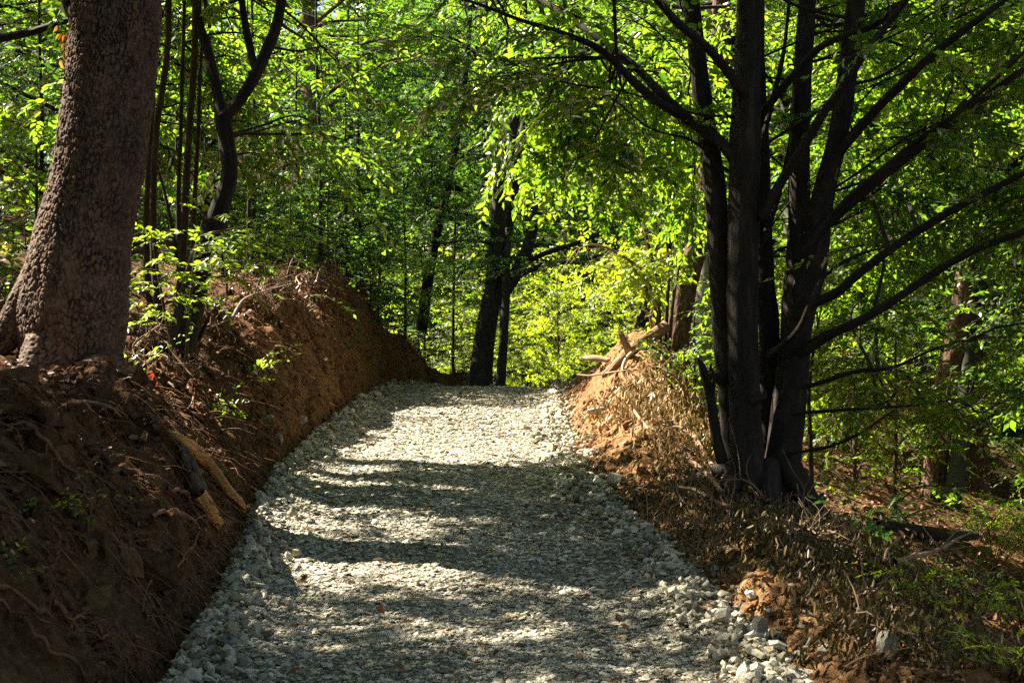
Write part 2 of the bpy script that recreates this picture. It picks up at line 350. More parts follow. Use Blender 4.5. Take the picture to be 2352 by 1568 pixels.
def base_z(X, Y):
    u = X - xc(Y); z = zp(Y).copy()
    d = np.maximum(-u - HW, 0); t = np.clip(d / wb(Y), 0, 1)
    rg = fbm(np.stack([Y * .95, np.zeros_like(Y), np.zeros_like(Y) + 2.5], 1), 3, 19); t = np.clip(t * (1 + .35 * fbm(np.stack([Y * 1.7, X * .8, np.zeros_like(Y)], 1), 3, 18)), 0, 1)
    z += hb(Y) * (1 + .20 * rg) * (1 - (1 - t) ** 1.9) * smooth(d / .12)
    fade = np.interp(Y, [22, 28], [1, .35])
    z += .17 * np.clip(d - wb(Y), 0, 45) * fade + .05 * np.clip(d - 45, 0, 400)
    e = np.maximum(u - HW, 0)
    z += hr(Y) * np.exp(-np.abs((e - cr(Y)) / wr(Y)) ** 2.2) * smooth(e / .15)
    k = np.maximum(e - .9, 0)
    z -= .30 * np.minimum(k, 14) * np.interp(Y, [22, 30], [1, .5]) * np.interp(Y, [60, 90], [1, .2])
    z += .10 * np.clip(k - 22, 0, 300)
    z -= .07 * smooth((HW + .02 - np.abs(u)) / .1) * (Y < 34)
    return z

def ground_z(X, Y, amp=True):
    X = np.atleast_1d(np.asarray(X, float)); Y = np.atleast_1d(np.asarray(Y, float)); z = base_z(X, Y)
    u = X - xc(Y); off = np.abs(u) > HW
    p = xy0(X, Y)
    side = smooth((np.abs(u) - HW) / .25)
    bankness = np.clip((-u - HW) / .2, 0, 1) * np.clip((wb(Y) * 1.5 - (-u - HW)) / .4, 0, 1)
    z += side * (.10 * fbm(p * .9, 3, 3) + .045 * fbm(p * 4.2, 3, 4) + .022 * fbm(p * 14, 3, 5)) * np.clip(30 / np.maximum(Y, 30), .3, 1)
    z += bankness * (.14 * fbm(np.stack([X * 1.2, Y * 2.6, z * 1.5], 1), 4, 8) + .05 * fbm(np.stack([X * 8, Y * 8, z * 5], 1), 3, 9))
    lip = np.clip((-u - HW) / .3, 0, 1) * np.clip((wb(Y) * 2.2 - (-u - HW)) / .5, 0, 1) * (Y < 30)
    h1, h2, hc = worley(np.stack([X * 1.7 + .5 * fbm(p * 1.9, 2, 71), Y * 1.7 + .5 * fbm(p * 1.9, 2, 72), z * .8], 1), 27)
    z += lip * (.24 * (hc - .5) * smooth((h2 - h1) / .25) + .06 * np.abs(fbm(p * 5.5, 3, 73)) - .02)
    z -= .24 * np.exp(-((X + 2.72) / .5) ** 2 - ((Y - 9.3) / .55) ** 2)
    f1, f2, c = worley(np.stack([X * 5.5, Y * 5.5, z * 5.5], 1), 21)
    clod = smooth((.62 - f1) / .5)
    z += side * .055 * clod * (c > .35) * (Y < 40)
    return z

def gz(x, y): return float(ground_z([x], [y])[0])

def hit(px, py, y0=4.0, y1=40.0, lift=0.0):
    """first meeting of the sight line through a photo point with the terrain"""
    Y = np.concatenate([np.arange(y0, 26, .02), np.arange(26, y1, .1)]); X = (px - CX) / F * Y; Z = CZ - (py - CY) / F * Y
    g = ground_z(X, Y); i = np.where(Z <= g + lift)[0]
    k = i[0] if len(i) else len(Y) - 1
    return np.array([X[k], Y[k], g[k] + lift])

def axis(segs):
    out = [np.array([segs[0][0]])]
    for a, b, st in segs: n = max(1, int(round((b - a) / st))); out.append(np.linspace(a, b, n + 1)[1:])
    return np.concatenate(out)
Yg = axis([(-25, 2, 1.2), (2, 5, .12), (5, 12, .022), (12, 18, .03), (18, 24, .04), (24, 32, .12), (32, 60, .6), (60, 210, 4)])
Ug = axis([(-160, -30, 6), (-30, -8, .7), (-8, -4.5, .12), (-4.5, -1.25, .022), (-1.25, 1.25, .25), (1.25, 4.0, .026), (4.0, 7.5, .09), (7.5, 30, .6), (30, 160, 6)])
YY, UU = np.meshgrid(Yg, Ug, indexing='ij')
XX = (UU + xc(YY) * np.exp(-(np.maximum(np.abs(UU) - 6, 0) / 20) ** 2)).ravel(); YR = YY.ravel()
ZZ = ground_z(XX, YR)
u = XX - xc(YR)
# lumps push the steep faces sideways too
bk_ = np.clip((np.abs(u) - HW) / .2, 0, 1) * (np.abs(u) < 5) * (YR < 26)
p3 = np.stack([XX, YR, ZZ], 1)
XX2 = XX + bk_ * (.07 * fbm(p3 * 3.2, 3, 41) + .03 * fbm(p3 * 11, 2, 42)); YR2 = YR + bk_ * (.06 * fbm(p3 * 3.2, 3, 43) + .025 * fbm(p3 * 11, 2, 44))
nU = len(Ug); i = np.arange(len(Yg) - 1)[:, None] * nU; j = np.arange(nU - 1)[None, :]
gf = np.stack([i + j, i + j + 1, i + nU + j + 1, i + nU + j], -1).reshape(-1, 4)
tb = np.clip((-u - HW) / wb(YR), 0, 3)
orange = np.where(u > 0, np.interp(np.abs(u) - HW, [0, 1.6, 2.4, 4], [.42, .42, .12, -.1]) * np.interp(YR, [0, 24, 27], [1, 1, -.2]),
                  np.interp(tb, [0, .25, .8, 1.3], [.22, .26, .06, -.28]) + np.interp(YR, [8, 12, 15, 19, 23], [-.16, -.10, .12, .06, -.1]))
orange += np.where((u < 0), .12 * fbm(p3 * 1.4, 2, 51), 0)
green = np.clip(np.interp(YR, [27, 34], [0, .8]), 0, 1) * np.where(u < -6, .5, 1)
ground = MB().add(np.stack([XX2, YR2, ZZ], 1), gf).build('ground', M_SOIL, extra={'orange': orange, 'green': green})
tag(ground, kind='structure')

# ------------------------------------------------------------------ gravel path
Yp = axis([(-6, 4, .2), (4, 12, .03), (12, 24, .05), (24, 34, .15)]); Up = np.linspace(-1.44, 1.44, 90)
YY, UU = np.meshgrid(Yp, Up, indexing='ij'); YQ = YY.ravel(); UQ = UU.ravel(); XQ = UQ + xc(YQ)
def path_z(X, Y):
    u = X - xc(Y); p = xy0(X, Y); a = np.abs(u)
    z = zp(Y) + .020 * fbm(p * 1.7, 3, 61) + .010 * fbm(p * 9, 3, 62)
    z += .045 * np.exp(-((a - 1.22) / .15) ** 2) * (.7 + .8 * vnoise(p * 2.1, 63)) - .03 * np.exp(-((a - .72) / .22) ** 2)
    z -= .14 * smooth((a - 1.30) / .15)
    return z
wz = path_z(XQ, YQ); nU = len(Up); i = np.arange(len(Yp) - 1)[:, None] * nU; j = np.arange(nU - 1)[None, :]
pf = np.stack([i + j, i + j + 1, i + nU + j + 1, i + nU + j], -1).reshape(-1, 4)
tag(MB().add(np.stack([XQ, YQ, wz], 1), pf).build('gravel_path', M_PATH), kind='structure')

# stones: a few broken shapes, scattered
def ico():
    g = (1 + 5 ** .5) / 2
    v = np.array([[-1, g, 0], [1, g, 0], [-1, -g, 0], [1, -g, 0], [0, -1, g], [0, 1, g], [0, -1, -g], [0, 1, -g], [g, 0, -1], [g, 0, 1], [-g, 0, -1], [-g, 0, 1]], float)
    f = np.array([[0, 11, 5], [0, 5, 1], [0, 1, 7], [0, 7, 10], [0, 10, 11], [1, 5, 9], [5, 11, 4], [11, 10, 2], [10, 7, 6], [7, 1, 8], [3, 9, 4], [3, 4, 2], [3, 2, 6], [3, 6, 8], [3, 8, 9], [4, 9, 5], [2, 4, 11], [6, 2, 10], [8, 6, 7], [9, 8, 1]])
    return v / np.linalg.norm(v[0]), f
IV, IF = ico()
def sub(v, f):
    mid = {}; v = list(map(tuple, v)); nf = []
    def m(a, b):
        k = (min(a, b), max(a, b))
        if k not in mid: q = (np.array(v[a]) + np.array(v[b])) / 2; v.append(tuple(q / np.linalg.norm(q))); mid[k] = len(v) - 1
        return mid[k]
    for a, b, c in f:
        x, y, z = m(a, b), m(b, c), m(c, a); nf += [[a, x, z], [b, y, x], [c, z, y], [x, y, z]]
    return np.array(v), np.array(nf)
def scatter_stones(mb, pos, size, flat=(.22, .55), tilt=.3, sunk=.25):
    n = len(pos)
    V = IV[None] * (1 + rng.normal(0, .22, (n, 12, 1))) + rng.normal(0, .10, (n, 12, 3))
    V = np.clip(V, -.95, .95)
    sc = np.stack([np.ones(n), rng.uniform(.5, .95, n), rng.uniform(*flat, n)], 1) * size[:, None] * .5; V = V * sc[:, None, :]
    a = rng.uniform(0, 6.28, n); b = rng.normal(0, tilt, n); c = rng.normal(0, tilt, n)
    x, y, z = V[..., 0], V[..., 1], V[..., 2]
    y, z = y * np.cos(b)[:, None] - z * np.sin(b)[:, None], y * np.sin(b)[:, None] + z * np.cos(b)[:, None]
    x, z = x * np.cos(c)[:, None] + z * np.sin(c)[:, None], -x * np.sin(c)[:, None] + z * np.cos(c)[:, None]
    x, y = x * np.cos(a)[:, None] - y * np.sin(a)[:, None], x * np.sin(a)[:, None] + y * np.cos(a)[:, None]
    V = np.stack([x, y, z], -1) + pos[:, None, :] + np.array([0, 0, 1.]) * (sc[:, 2] * (1 - 2 * sunk))[:, None, None]
    Fi = (np.arange(n) * 12)[:, None, None] + IF[None]
    mb.add(V.reshape(-1, 3), Fi.reshape(-1, 3), np.repeat(np.clip(rng.beta(2, 2.2, n), 0, 1), 12))
N = 84000
yy = 5.0 * (23.6 / 5.0) ** rng.uniform(0, 1, N) ** 1.08; uu = rng.uniform(-1.36, 1.36, N)
sz = np.clip(rng.lognormal(-3.78, .45, N), .011, .08) * np.interp(yy, [5, 9, 20], [.85, 1, 1.35])
xs = uu + xc(yy); mb = MB(); scatter_stones(mb, np.stack([xs, yy, path_z(xs, yy)], 1), sz, (.18, .42), .2)
n2 = 4600; sd = np.where(rng.uniform(size=n2) < .42, -1, 1)
yy = 5 * (23 / 5.0) ** rng.uniform(0, 1, n2); uu = sd * (1.22 + np.abs(rng.normal(0, .12, n2)) * np.where(rng.uniform(size=n2) < .55, np.where(sd < 0, .35, .9), -1)); xs = uu + xc(yy)
zz = np.maximum(path_z(xs, yy), ground_z(xs, yy)) + np.abs(rng.normal(0, .02, n2))
scatter_stones(mb, np.stack([xs, yy, zz], 1), np.clip(rng.lognormal(-3.12, .38, n2), .025, .10), (.3, .75), .5, .3)
tag(mb.build('gravel', M_STONE, flat=True), kind='stuff')

# crumbs of soil on the banks
n3 = 26000; yy = 5 * (24 / 5.0) ** rng.uniform(0, 1, n3); left = rng.uniform(size=n3) < .55
uu = np.where(left, -HW - np.abs(rng.normal(0, .75, n3)), HW + np.abs(rng.normal(0, .8, n3))); xs = uu + xc(yy)
mb = MB(); scatter_stones(mb, np.stack([xs, yy, ground_z(xs, yy)], 1), np.clip(rng.lognormal(-3.5, .5, n3), .012, .13), (.5, .9), .6, .35)
n4 = 420; y4 = 5.5 * (23 / 5.5) ** rng.uniform(0, 1, n4); u4 = -HW - rng.uniform(.1, 1.25, n4) * wb(y4); x4 = u4 + xc(y4); scatter_stones(mb, np.stack([x4, y4, ground_z(x4, y4)], 1), np.clip(rng.lognormal(-1.95, .4, n4), .08, .34), (.4, .8), .5, .62)
left = np.append(left, np.ones(n4, bool)); uu = np.append(uu, u4); n3 += n4
nv = mb.n; tag(mb.build('soil_clods', M_SOIL, flat=True, extra={'orange': np.repeat(np.where(left, .0 + rng.normal(0, .15, n3), np.interp(uu, [1.3, 3, 4], [.4, .25, 0])), 12), 'green': np.zeros(nv)}), kind='stuff')
# ------------------------------------------------------------------ openings in the canopy: (what the sun reaches, how wide)
WIN = [((-1.2, 13.8, .8), .7), ((-.5, 13.85, .8), .7), ((.2, 13.8, .8), .7), ((-1.3, 15.2, .9), 1.0), ((-.4, 15.2, .9), .9), ((.5, 15.0, 1.), .9), ((-1.2, 16.8, 1.), .8), ((0, 16.7, 1.), .95),
       ((1.2, 14.4, 1.2), .9), ((1.3, 16.2, 1.8), 1.0), ((1.5, 13.0, .9), .6), ((1.3, 16.3, 3.1), 1.1), ((1.9, 18, 3.0), .8), ((2.6, 21, 5), .9),
       ((-.5, 12.6, 3.9), 1.1), ((.6, 12.4, 3.7), 1.35), ((1.4, 12.2, 3.6), 1.15), ((.6, 13.5, 2.9), .9),
       ((-1.6, 17, 4.6), .8), ((-.2, 19, 4.8), 1.2), ((1.6, 19, 4.4), 1.4), ((-2.3, 13.4, 1.4), .5), ((-2.4, 20.5, 4.4), .9),
       ((-2.6, 13.4, 4.0), 1.0), ((-2.5, 13.5, 1.9), .55), ((-2.75, 11.1, 2.2), .5), ((-2.5, 11, 2.7), .3), ((-3.3, 9.9, 2.6), .45), ((-3.5, 13.5, 4.2), 1.0), ((-5.2, 14, 3.4), 1.2), ((-5.6, 15, 1.9), .8),
       ((1.0, 33, 1.5), 4.5), ((4.5, 36, 2.5), 4.0), ((-4, 34, 5), 3.0)]
NG = 12; NB = len(WIN); HARD = list(range(NG)) + list(range(NB + 6, NB + 10))
WIN += [((-3.42, 9.7, 1.9), .34), ((-3.38, 9.7, 2.4), .34), ((-3.25, 9.7, 2.9), .32), ((-3.15, 9.7, 3.5), .3), ((.55, 14.3, .85), .7), ((-.6, 14.5, .85), .7), ((1.62, 10.3, .95), .24), ((1.60, 10.3, 1.4), .24), ((1.55, 10.3, 1.95), .24), ((1.5, 10.3, 2.5), .22),
        ((-2.2, 9.6, 1.2), .16), ((-2.75, 8.6, 1.45), .2), ((-2.1, 10.6, 1.2), .18), ((-2.4, 12.2, 1.5), .35), ((-3.0, 8.0, 1.5), .16), ((-2.0, 7.0, 1.2), .12), ((1.15, 7.5, .55), .2), ((1.3, 7.0, .5), .16), ((1.4, 8.2, .55), .16), ((.9, 11.2, .8), .2), ((1.4, 12.2, .9), .3), ((1.3, 9.5, .6), .25), ((2.2, 7.9, .3), .15), ((2.4, 8.6, .4), .16), ((1.9, 7.2, .3), .2), ((3.2, 10.5, .2), .2), ((2.9, 7.6, .2), .15), ((4.4, 14, -.2), .4)]
_r = np.random.default_rng(5)
for _y in 5.2 * (9.4 / 5.2) ** _r.uniform(0, 1, 22): WIN.append(((float(xc(_y)) + _r.uniform(-1.2, 1.3), float(_y), float(zp(_y))), float(_r.uniform(.03, .108))))
WC = np.array([w[0] for w in WIN]); WR = np.array([w[1] for w in WIN])
def in_frame(O):
    y = O[:, 1]; return (y > .5) & (np.abs(O[:, 0]) < .365 * y + .1) & (O[:, 2] < CZ + .245 * y + .1)
INS = np.where((np.arange(len(WIN)) == 13) | (np.arange(len(WIN)) >= 14) & (np.arange(len(WIN)) < 18), .85, np.where((np.arange(len(WIN)) < NG) | (WR < .9) & (np.arange(len(WIN)) >= NB), .93, .5))
def open_sky(O):
    """prune what stands between the sun and a sunlit spot; the visible foliage is thinned only a little"""
    vis = in_frame(O); rnd_ = rng.uniform(size=len(O)); kill = np.zeros(len(O), bool); nz = .85 + .45 * vnoise(O * 1.3, 5)
    for c, r, ins in zip(WC, WR, INS):
        v = O - c; t = v @ SUN; d = np.linalg.norm(v - t[:, None] * SUN, axis=1)
        kill |= (t > r * .9) & (d < r * nz + min(.25, .03 + r * .3)) & (~vis | (rnd_ < ins))
    return ~kill

def bend(a, b, amp=.08, k=5, sag=0.):
    a, b = np.asarray(a, float), np.asarray(b, float); t = np.linspace(0, 1, k)[:, None]; L = np.linalg.norm(b - a)
    q = a + (b - a) * t + np.sin(t * math.pi) * rng.normal(0, amp * L, (1, 3)); q[:, 2] += (np.sin(t * math.pi) * sag * L)[:, 0]
    q[1:-1] += rng.normal(0, .02 * L, (k - 2, 3)); return q
def taper(r0, r1, k): return np.linspace(r0, r1, k)
def fill(fo, mb, starts, n, px, py, Yr, r0=.013, gap=.17, tw=.33, sag=.06, Lmin=.5, Lmax=3.2, side=3, f0=.25, level=.8, droop=.25):
    """n limbs that leave the given wood and end in a region of the wood that the photo shows leafy"""
    S = np.concatenate([catmull(q, 30)[4:] for q in starts])
    for _ in range(n):
        e = P(rng.uniform(*px), rng.uniform(*py), rng.uniform(*Yr)); d = np.linalg.norm(S - e, axis=1)
        low = S[:, 2] < e[2] + .35; dd = np.where((d > Lmin) & low, d, d + 3) + rng.uniform(0, .6, len(S)); a = S[np.argmin(dd)]
        L = np.linalg.norm(e - a)
        if L > Lmax: a = e + (a - e) * Lmax / L if False else a
        q = bend(a, e, .06, 5, sag)
        if any((((v := q - w_) @ SUN > r_ * .9) & (np.linalg.norm(v - (v @ SUN)[:, None] * SUN, axis=1) < r_)).any() for w_, r_ in zip(WC[HARD], WR[HARD])): continue
        add_tube(mb, q, taper(r0 * (.6 + .25 * L), .003, 5), .5, sides=5, step=.15)
        fo.fan(q, f0 if L < Lmax else 1 - .75 * Lmax / L, gap, tw, droop, level, side)
def crown_parts(root, fo, mb, lmat, tmat, keep=open_sky, name='crown', **kw):
    lb, tw = fo.finish(keep=keep, **kw); lb.build(name, lmat, root)
    if mb is not None: mb.add(tw[0], tw[1], .5); mb.build('limbs_twigs', tmat, root)  # tree limbs joined with the fine twigs that carry the leaves

# ------------------------------------------------------------------ the hornbeam by the road
HY = 10.5
hb_t = thing('hornbeam_tree', 'dark multi-stemmed tree with long bare limbs fanning out on the right bank of the path', 'tree', loc=None)
stems = [
    ([(1700, 1190, HY - .05), (1692, 1060, HY), (1676, 900, HY), (1664, 760, HY), (1652, 590, HY + .05), (1640, 410, HY + .1), (1615, 250, HY + .2), (1598, 100, HY + .3), (1584, -60, HY + .4), (1560, -400, HY + .6), (1500, -900, HY + .8)], [.11, .095, .088, .088, .082, .078, .072, .066, .06, .045, .02]),
    ([(1722, 1240, HY - .15), (1720, 1120, HY - .15), (1710, 950, HY - .15), (1706, 750, HY - .15), (1707, 550, HY - .12), (1713, 350, HY - .1), (1716, 180, HY), (1722, 0, HY + .1), (1730, -350, HY + .2), (1760, -900, HY + .3)], [.16, .13, .112, .108, .112, .112, .102, .095, .075, .03]),
    ([(1762, 1230, HY + .1), (1765, 1100, HY + .12), (1762, 930, HY + .15), (1766, 760, HY + .15), (1755, 640, HY + .15), (1750, 480, HY + .2), (1747, 300, HY + .25), (1740, 120, HY + .3), (1738, -50, HY + .4), (1700, -500, HY + .7)], [.11, .095, .080, .078, .074, .07, .062, .055, .05, .02]),
    ([(1775, 1240, HY), (1795, 1080, HY), (1812, 930, HY), (1826, 800, HY), (1832, 690, HY), (1836, 540, HY + .05), (1834, 400, HY + .1), (1840, 230, HY + .2), (1850, 60, HY + .3), (1858, -60, HY + .4), (1880, -500, HY + .7), (1950, -900, HY + 1)], [.17, .135, .125, .115, .11, .085, .078, .072, .068, .062, .05, .02]),
    ([(1826, 800, HY - .02), (1846, 690, HY - .05), (1868, 600, HY - .1), (1892, 450, HY - .15), (1925, 320, HY - .2), (1945, 190, HY - .2), (1966, 0, HY - .2), (1990, -250, HY - .2), (2060, -700, HY - .2)], [.09, .10, .098, .082, .075, .07, .066, .05, .02])]
SP = []; SO = []
for k, (p, r) in enumerate(stems):
    q = PL(p); SP.append(q); mb = MB(); add_tube(mb, q, r, .5, sides=40, step=.03, flute=.16, rough=.006, seed=k + 2)
    if k < 2:
        kn = q[2] + np.array([-.07 if k == 0 else .05, -.08, .1]); add_tube(mb, [kn, kn + np.array([-.09 if k == 0 else .08, -.06, .03])], [.05, .018], .5, sides=14, step=.015, rough=.01)
    SO.append(mb.build('stem', M_BARK_DARK, hb_t))
bl = [
    ([(1690, 372, 10.4), (1652, 322, 10.4), (1600, 288, 10.5), (1525, 222, 10.6), (1466, 160, 10.8), (1396, 104, 11), (1330, 58, 11.2), (1238, 0, 11.5), (1100, -60, 12)], [.045, .042, .040, .036, .032, .028, .024, .018, .006]),
    ([(1640, 318, 10.55), (1590, 282, 10.45), (1525, 243, 10.4), (1466, 197, 10.4), (1400, 132, 10.4), (1361, 104, 10.45), (1280, 72, 10.5), (1195, 46, 10.6), (1080, 4, 10.8), (960, -25, 11.2)], [.04, .038, .034, .032, .028, .024, .02, .016, .012, .005]),
    ([(1708, 215, 10.35), (1672, 165, 10.2), (1620, 105, 10.1), (1560, 55, 10), (1500, -10, 9.9), (1420, -90, 9.7)], [.04, .034, .032, .03, .026, .01]),
    ([(1752, 262, 10.6), (1795, 205, 10.4), (1835, 160, 10.3), (1880, 112, 10.2), (1950, 78, 10.1), (2010, 58, 10), (2090, -10, 9.9), (2200, -90, 9.8)], [.03, .03, .028, .026, .024, .022, .018, .008]),
    ([(1752, 500, 10.3), (1790, 425, 10.2), (1841, 345, 10.1), (1890, 262, 10), (1929, 211, 9.9), (1982, 130, 9.8), (2035, 60, 9.8), (2090, -10, 9.7), (2170, -120, 9.7)], [.04, .036, .034, .034, .032, .028, .024, .02, .008]),
    ([(1922, 352, 10.3), (1950, 322, 10.2), (2017, 246, 10.1), (2070, 195, 10), (2123, 144, 9.9), (2200, 80, 9.8), (2298, 7, 9.7), (2420, -90, 9.6)], [.05, .04, .034, .032, .030, .027, .022, .01]),
    ([(1835, 590, 10.4), (1870, 545, 10.3), (1940, 480, 10.2), (2017, 415, 10.1), (2105, 345, 10), (2193, 275, 9.9), (2352, 158, 9.7), (2480, 60, 9.6)], [.04, .036, .034, .032, .03, .027, .022, .012]),
    ([(1850, 575, 10.2), (1940, 466, 10.0), (2020, 397, 9.8), (2105, 326, 9.7), (2200, 258, 9.6), (2352, 120, 9.4)], [.026, .026, .024, .022, .02, .014]),
    ([(1830, 730, 10.4), (1868, 698, 10.3), (1922, 672, 10.2), (1982, 621, 10.1), (2070, 556, 10), (2158, 500, 9.9), (2240, 455, 9.8), (2352, 398, 9.7), (2480, 330, 9.6)], [.04, .036, .034, .032, .03, .027, .024, .02, .01]),
    ([(1838, 812, 10.4), (1878, 785, 10.3), (1920, 762, 10.2), (1972, 738, 10.1), (2053, 690, 10), (2176, 608, 9.9), (2270, 562, 9.8), (2352, 532, 9.7), (2480, 470, 9.6)], [.045, .042, .036, .032, .03, .027, .024, .021, .012]),
    ([(1770, 812, 10.5), (1800, 792, 10.2), (1838, 752, 10), (1860, 700, 9.9), (1890, 640, 9.9), (1960, 590, 9.8), (2060, 560, 9.8)], [.03, .026, .022, .018, .014, .012, .004]),
    ([(1815, 895, 10.5), (1880, 880, 10.3), (1965, 853, 10.2), (2053, 843, 10.1), (2150, 800, 10), (2260, 770, 10)], [.018, .017, .015, .013, .009, .004]),
    ([(1800, 952, 10.4), (1880, 945, 10.3), (1980, 938, 10.2), (2100, 930, 10.1), (2200, 915, 10)], [.014, .013, .011, .008, .004]),
    ([(1790, 1045, 10.4), (1840, 1037, 10.3), (1912, 1023, 10.2), (1980, 992, 10.1), (2040, 950, 10), (2100, 915, 10)], [.014, .013, .011, .009, .007, .003]),
    ([(1745, 345, 10.6), (1775, 230, 10.7), (1800, 120, 10.8), (1815, -20, 10.9)], [.022, .02, .017, .012]),
    ([(1752, 560, 10.5), (1790, 440, 10.6), (1815, 330, 10.7), (1825, 200, 10.8), (1880, 40, 11)], [.026, .022, .018, .014, .008])]
BP = []
for p, r in bl:
    q = PL(p); BP.append(q); mb = MB(); add_tube(mb, q, r, .5, sides=12, step=.05, rough=.004, flute=.1); mb.build('branch', M_BARK_DARK, SO[int(np.argmin([np.linalg.norm(catmull(s_, 80) - q[0], axis=1).min() for s_ in SP]))])
for _ in range(26):
    s = SP[(1, 2, 3, 4, 3)[_ % 5]]; cc = catmull(s, 60); a = cc[rng.integers(14, 44)]; L = rng.uniform(.9, 2.6); az = rng.uniform(-.5, .5) if _ % 4 else rng.uniform(2.6, 3.6)
    q = bend(a, a + L * np.array([math.cos(az), math.sin(az) * .8, rng.uniform(.25, .95)]), .05, 6, -.05); r_ = rng.uniform(.008, .016); BP.append(q)
    mb = MB(); add_tube(mb, q, taper(r_, .0025, 6), .5, sides=7, step=.05, rough=.002)
    for k in range(3): e = q[2 + k]; add_tube(mb, bend(e, e + rng.uniform(.25, .6) * np.array([math.cos(az) + rng.normal(0, .4), rng.normal(0, .5), rng.uniform(0, .9)]), .06, 4), taper(.005, .0015, 4), .5, sides=5, step=.05)
    mb.build('branch', M_BARK_DARK, SO[(1, 2, 3, 4, 3)[_ % 5]])
for az in (2.8, 3.9, 4.7, 5.6, 6.1):
    b0 = P(1755, 1130, 10.5) + np.array([math.cos(az) * .16, math.sin(az) * .12, .22]); e = b0 + np.array([math.cos(az) * .5, math.sin(az) * .4, 0]); e[2] = gz(e[0], e[1]) - .02
    m_ = (b0 + e) / 2; m_[2] = gz(m_[0], m_[1]) + .09; mb = MB(); add_tube(mb, [b0, m_, e], [.09, .07, .03], .5, sides=18, step=.03, rough=.01, flute=.15); mb.build('root', M_BARK_DARK, hb_t)
mb = MB(); add_tube(mb, PL([(1660, 1060, 10.35), (1645, 1000, 10.3), (1632, 915, 10.3), (1616, 850, 10.25), (1604, 822, 10.25)]), [.045, .04, .036, .03, .008], .5, sides=14, step=.03, rough=.008)
add_tube(mb, PL([(1634, 920, 10.3), (1640, 870, 10.2), (1632, 838, 10.15)]), [.02, .014, .004], .5, sides=8, step=.03, rough=.006); mb.build('broken_stem', M_BARK_DARK, SO[0])
fo = Foliage(); mb = MB()
left = [BP[0][3:], BP[1][3:], BP[2][2:], SP[0][6:]]; right = [BP[k][3:] for k in (3, 4, 5, 6, 7, 8, 9)] + [SP[4][4:], SP[3][7:]]
low = [BP[k][2:] for k in (10, 11, 12, 13, 9)]
for k in range(16, 42): fo.fan(BP[k], .35, .2, .25, .2, .8, 2)
for k in (0, 1, 2): fo.fan(BP[k][3:], .3, .30, .22, .3, .7, 2)
for k in (3, 4, 5, 6, 7, 8, 9): fo.fan(BP[k][3:], .35, .26, .2, .25, .7, 2)
for k in (11, 12, 13): fo.fan(BP[k][1:], .2, .22, .25, .2, .8, 2)
fill(fo, mb, left, 20, (930, 1420), (-60, 300), (10.8, 14), Lmax=2.6)
fill(fo, mb, left, 20, (1100, 1620), (100, 520), (11, 14.5), Lmax=2.6)
fill(fo, mb, left, 5, (1020, 1330), (300, 480), (11, 13), Lmax=2.6)
fill(fo, mb, right, 30, (1900, 2500), (-80, 520), (9, 13.5), Lmax=2.4)
fill(fo, mb, low + right, 12, (1880, 2110), (480, 940), (9.2, 13.5), Lmax=2.4); fill(fo, mb, low + right, 7, (2270, 2480), (480, 900), (9.2, 13), Lmax=2.4)
# the top of the tree, above the picture, which shades the road below
top = [SP[0][7:], SP[1][7:], SP[2][7:], SP[3][8:], SP[4][6:]]
for _ in range(46):
    s = top[rng.integers(5)]; a = catmull(s, 20)[rng.integers(4, 20)]; az = rng.uniform(0, 6.28); L = rng.uniform(1.2, 3.0); b = a + L * np.array([math.cos(az), math.sin(az), rng.uniform(.1, .6)])
    q = bend(a, b, .06, 5, .05); add_tube(mb, q, taper(.022, .004, 5), .5, sides=5, step=.2); fo.fan(q, .2, .26, .33, .2, .8, 2)
crown_parts(hb_t, fo, mb, M_LEAF, M_TWIG, n=10, leaf=.086, tint=.52)

# hanging dead twig in the top of the picture
o = MB(); add_tube(o, PL([(1408, -60, 10.3), (1412, 40, 10.3), (1416, 120, 10.3), (1424, 180, 10.3), (1440, 246, 10.3)]), [.012, .013, .012, .010, .003], .5, sides=7, step=.03, rough=.004)
add_tube(o, PL([(1419, 140, 10.3), (1415, 190, 10.32), (1410, 218, 10.3)]), [.007, .005, .002], .5, sides=5, step=.03)
tag(o.build('dead_twig', M_BARK_DARK), 'dark dead twig hanging straight down in front of bright leaves', 'twig')

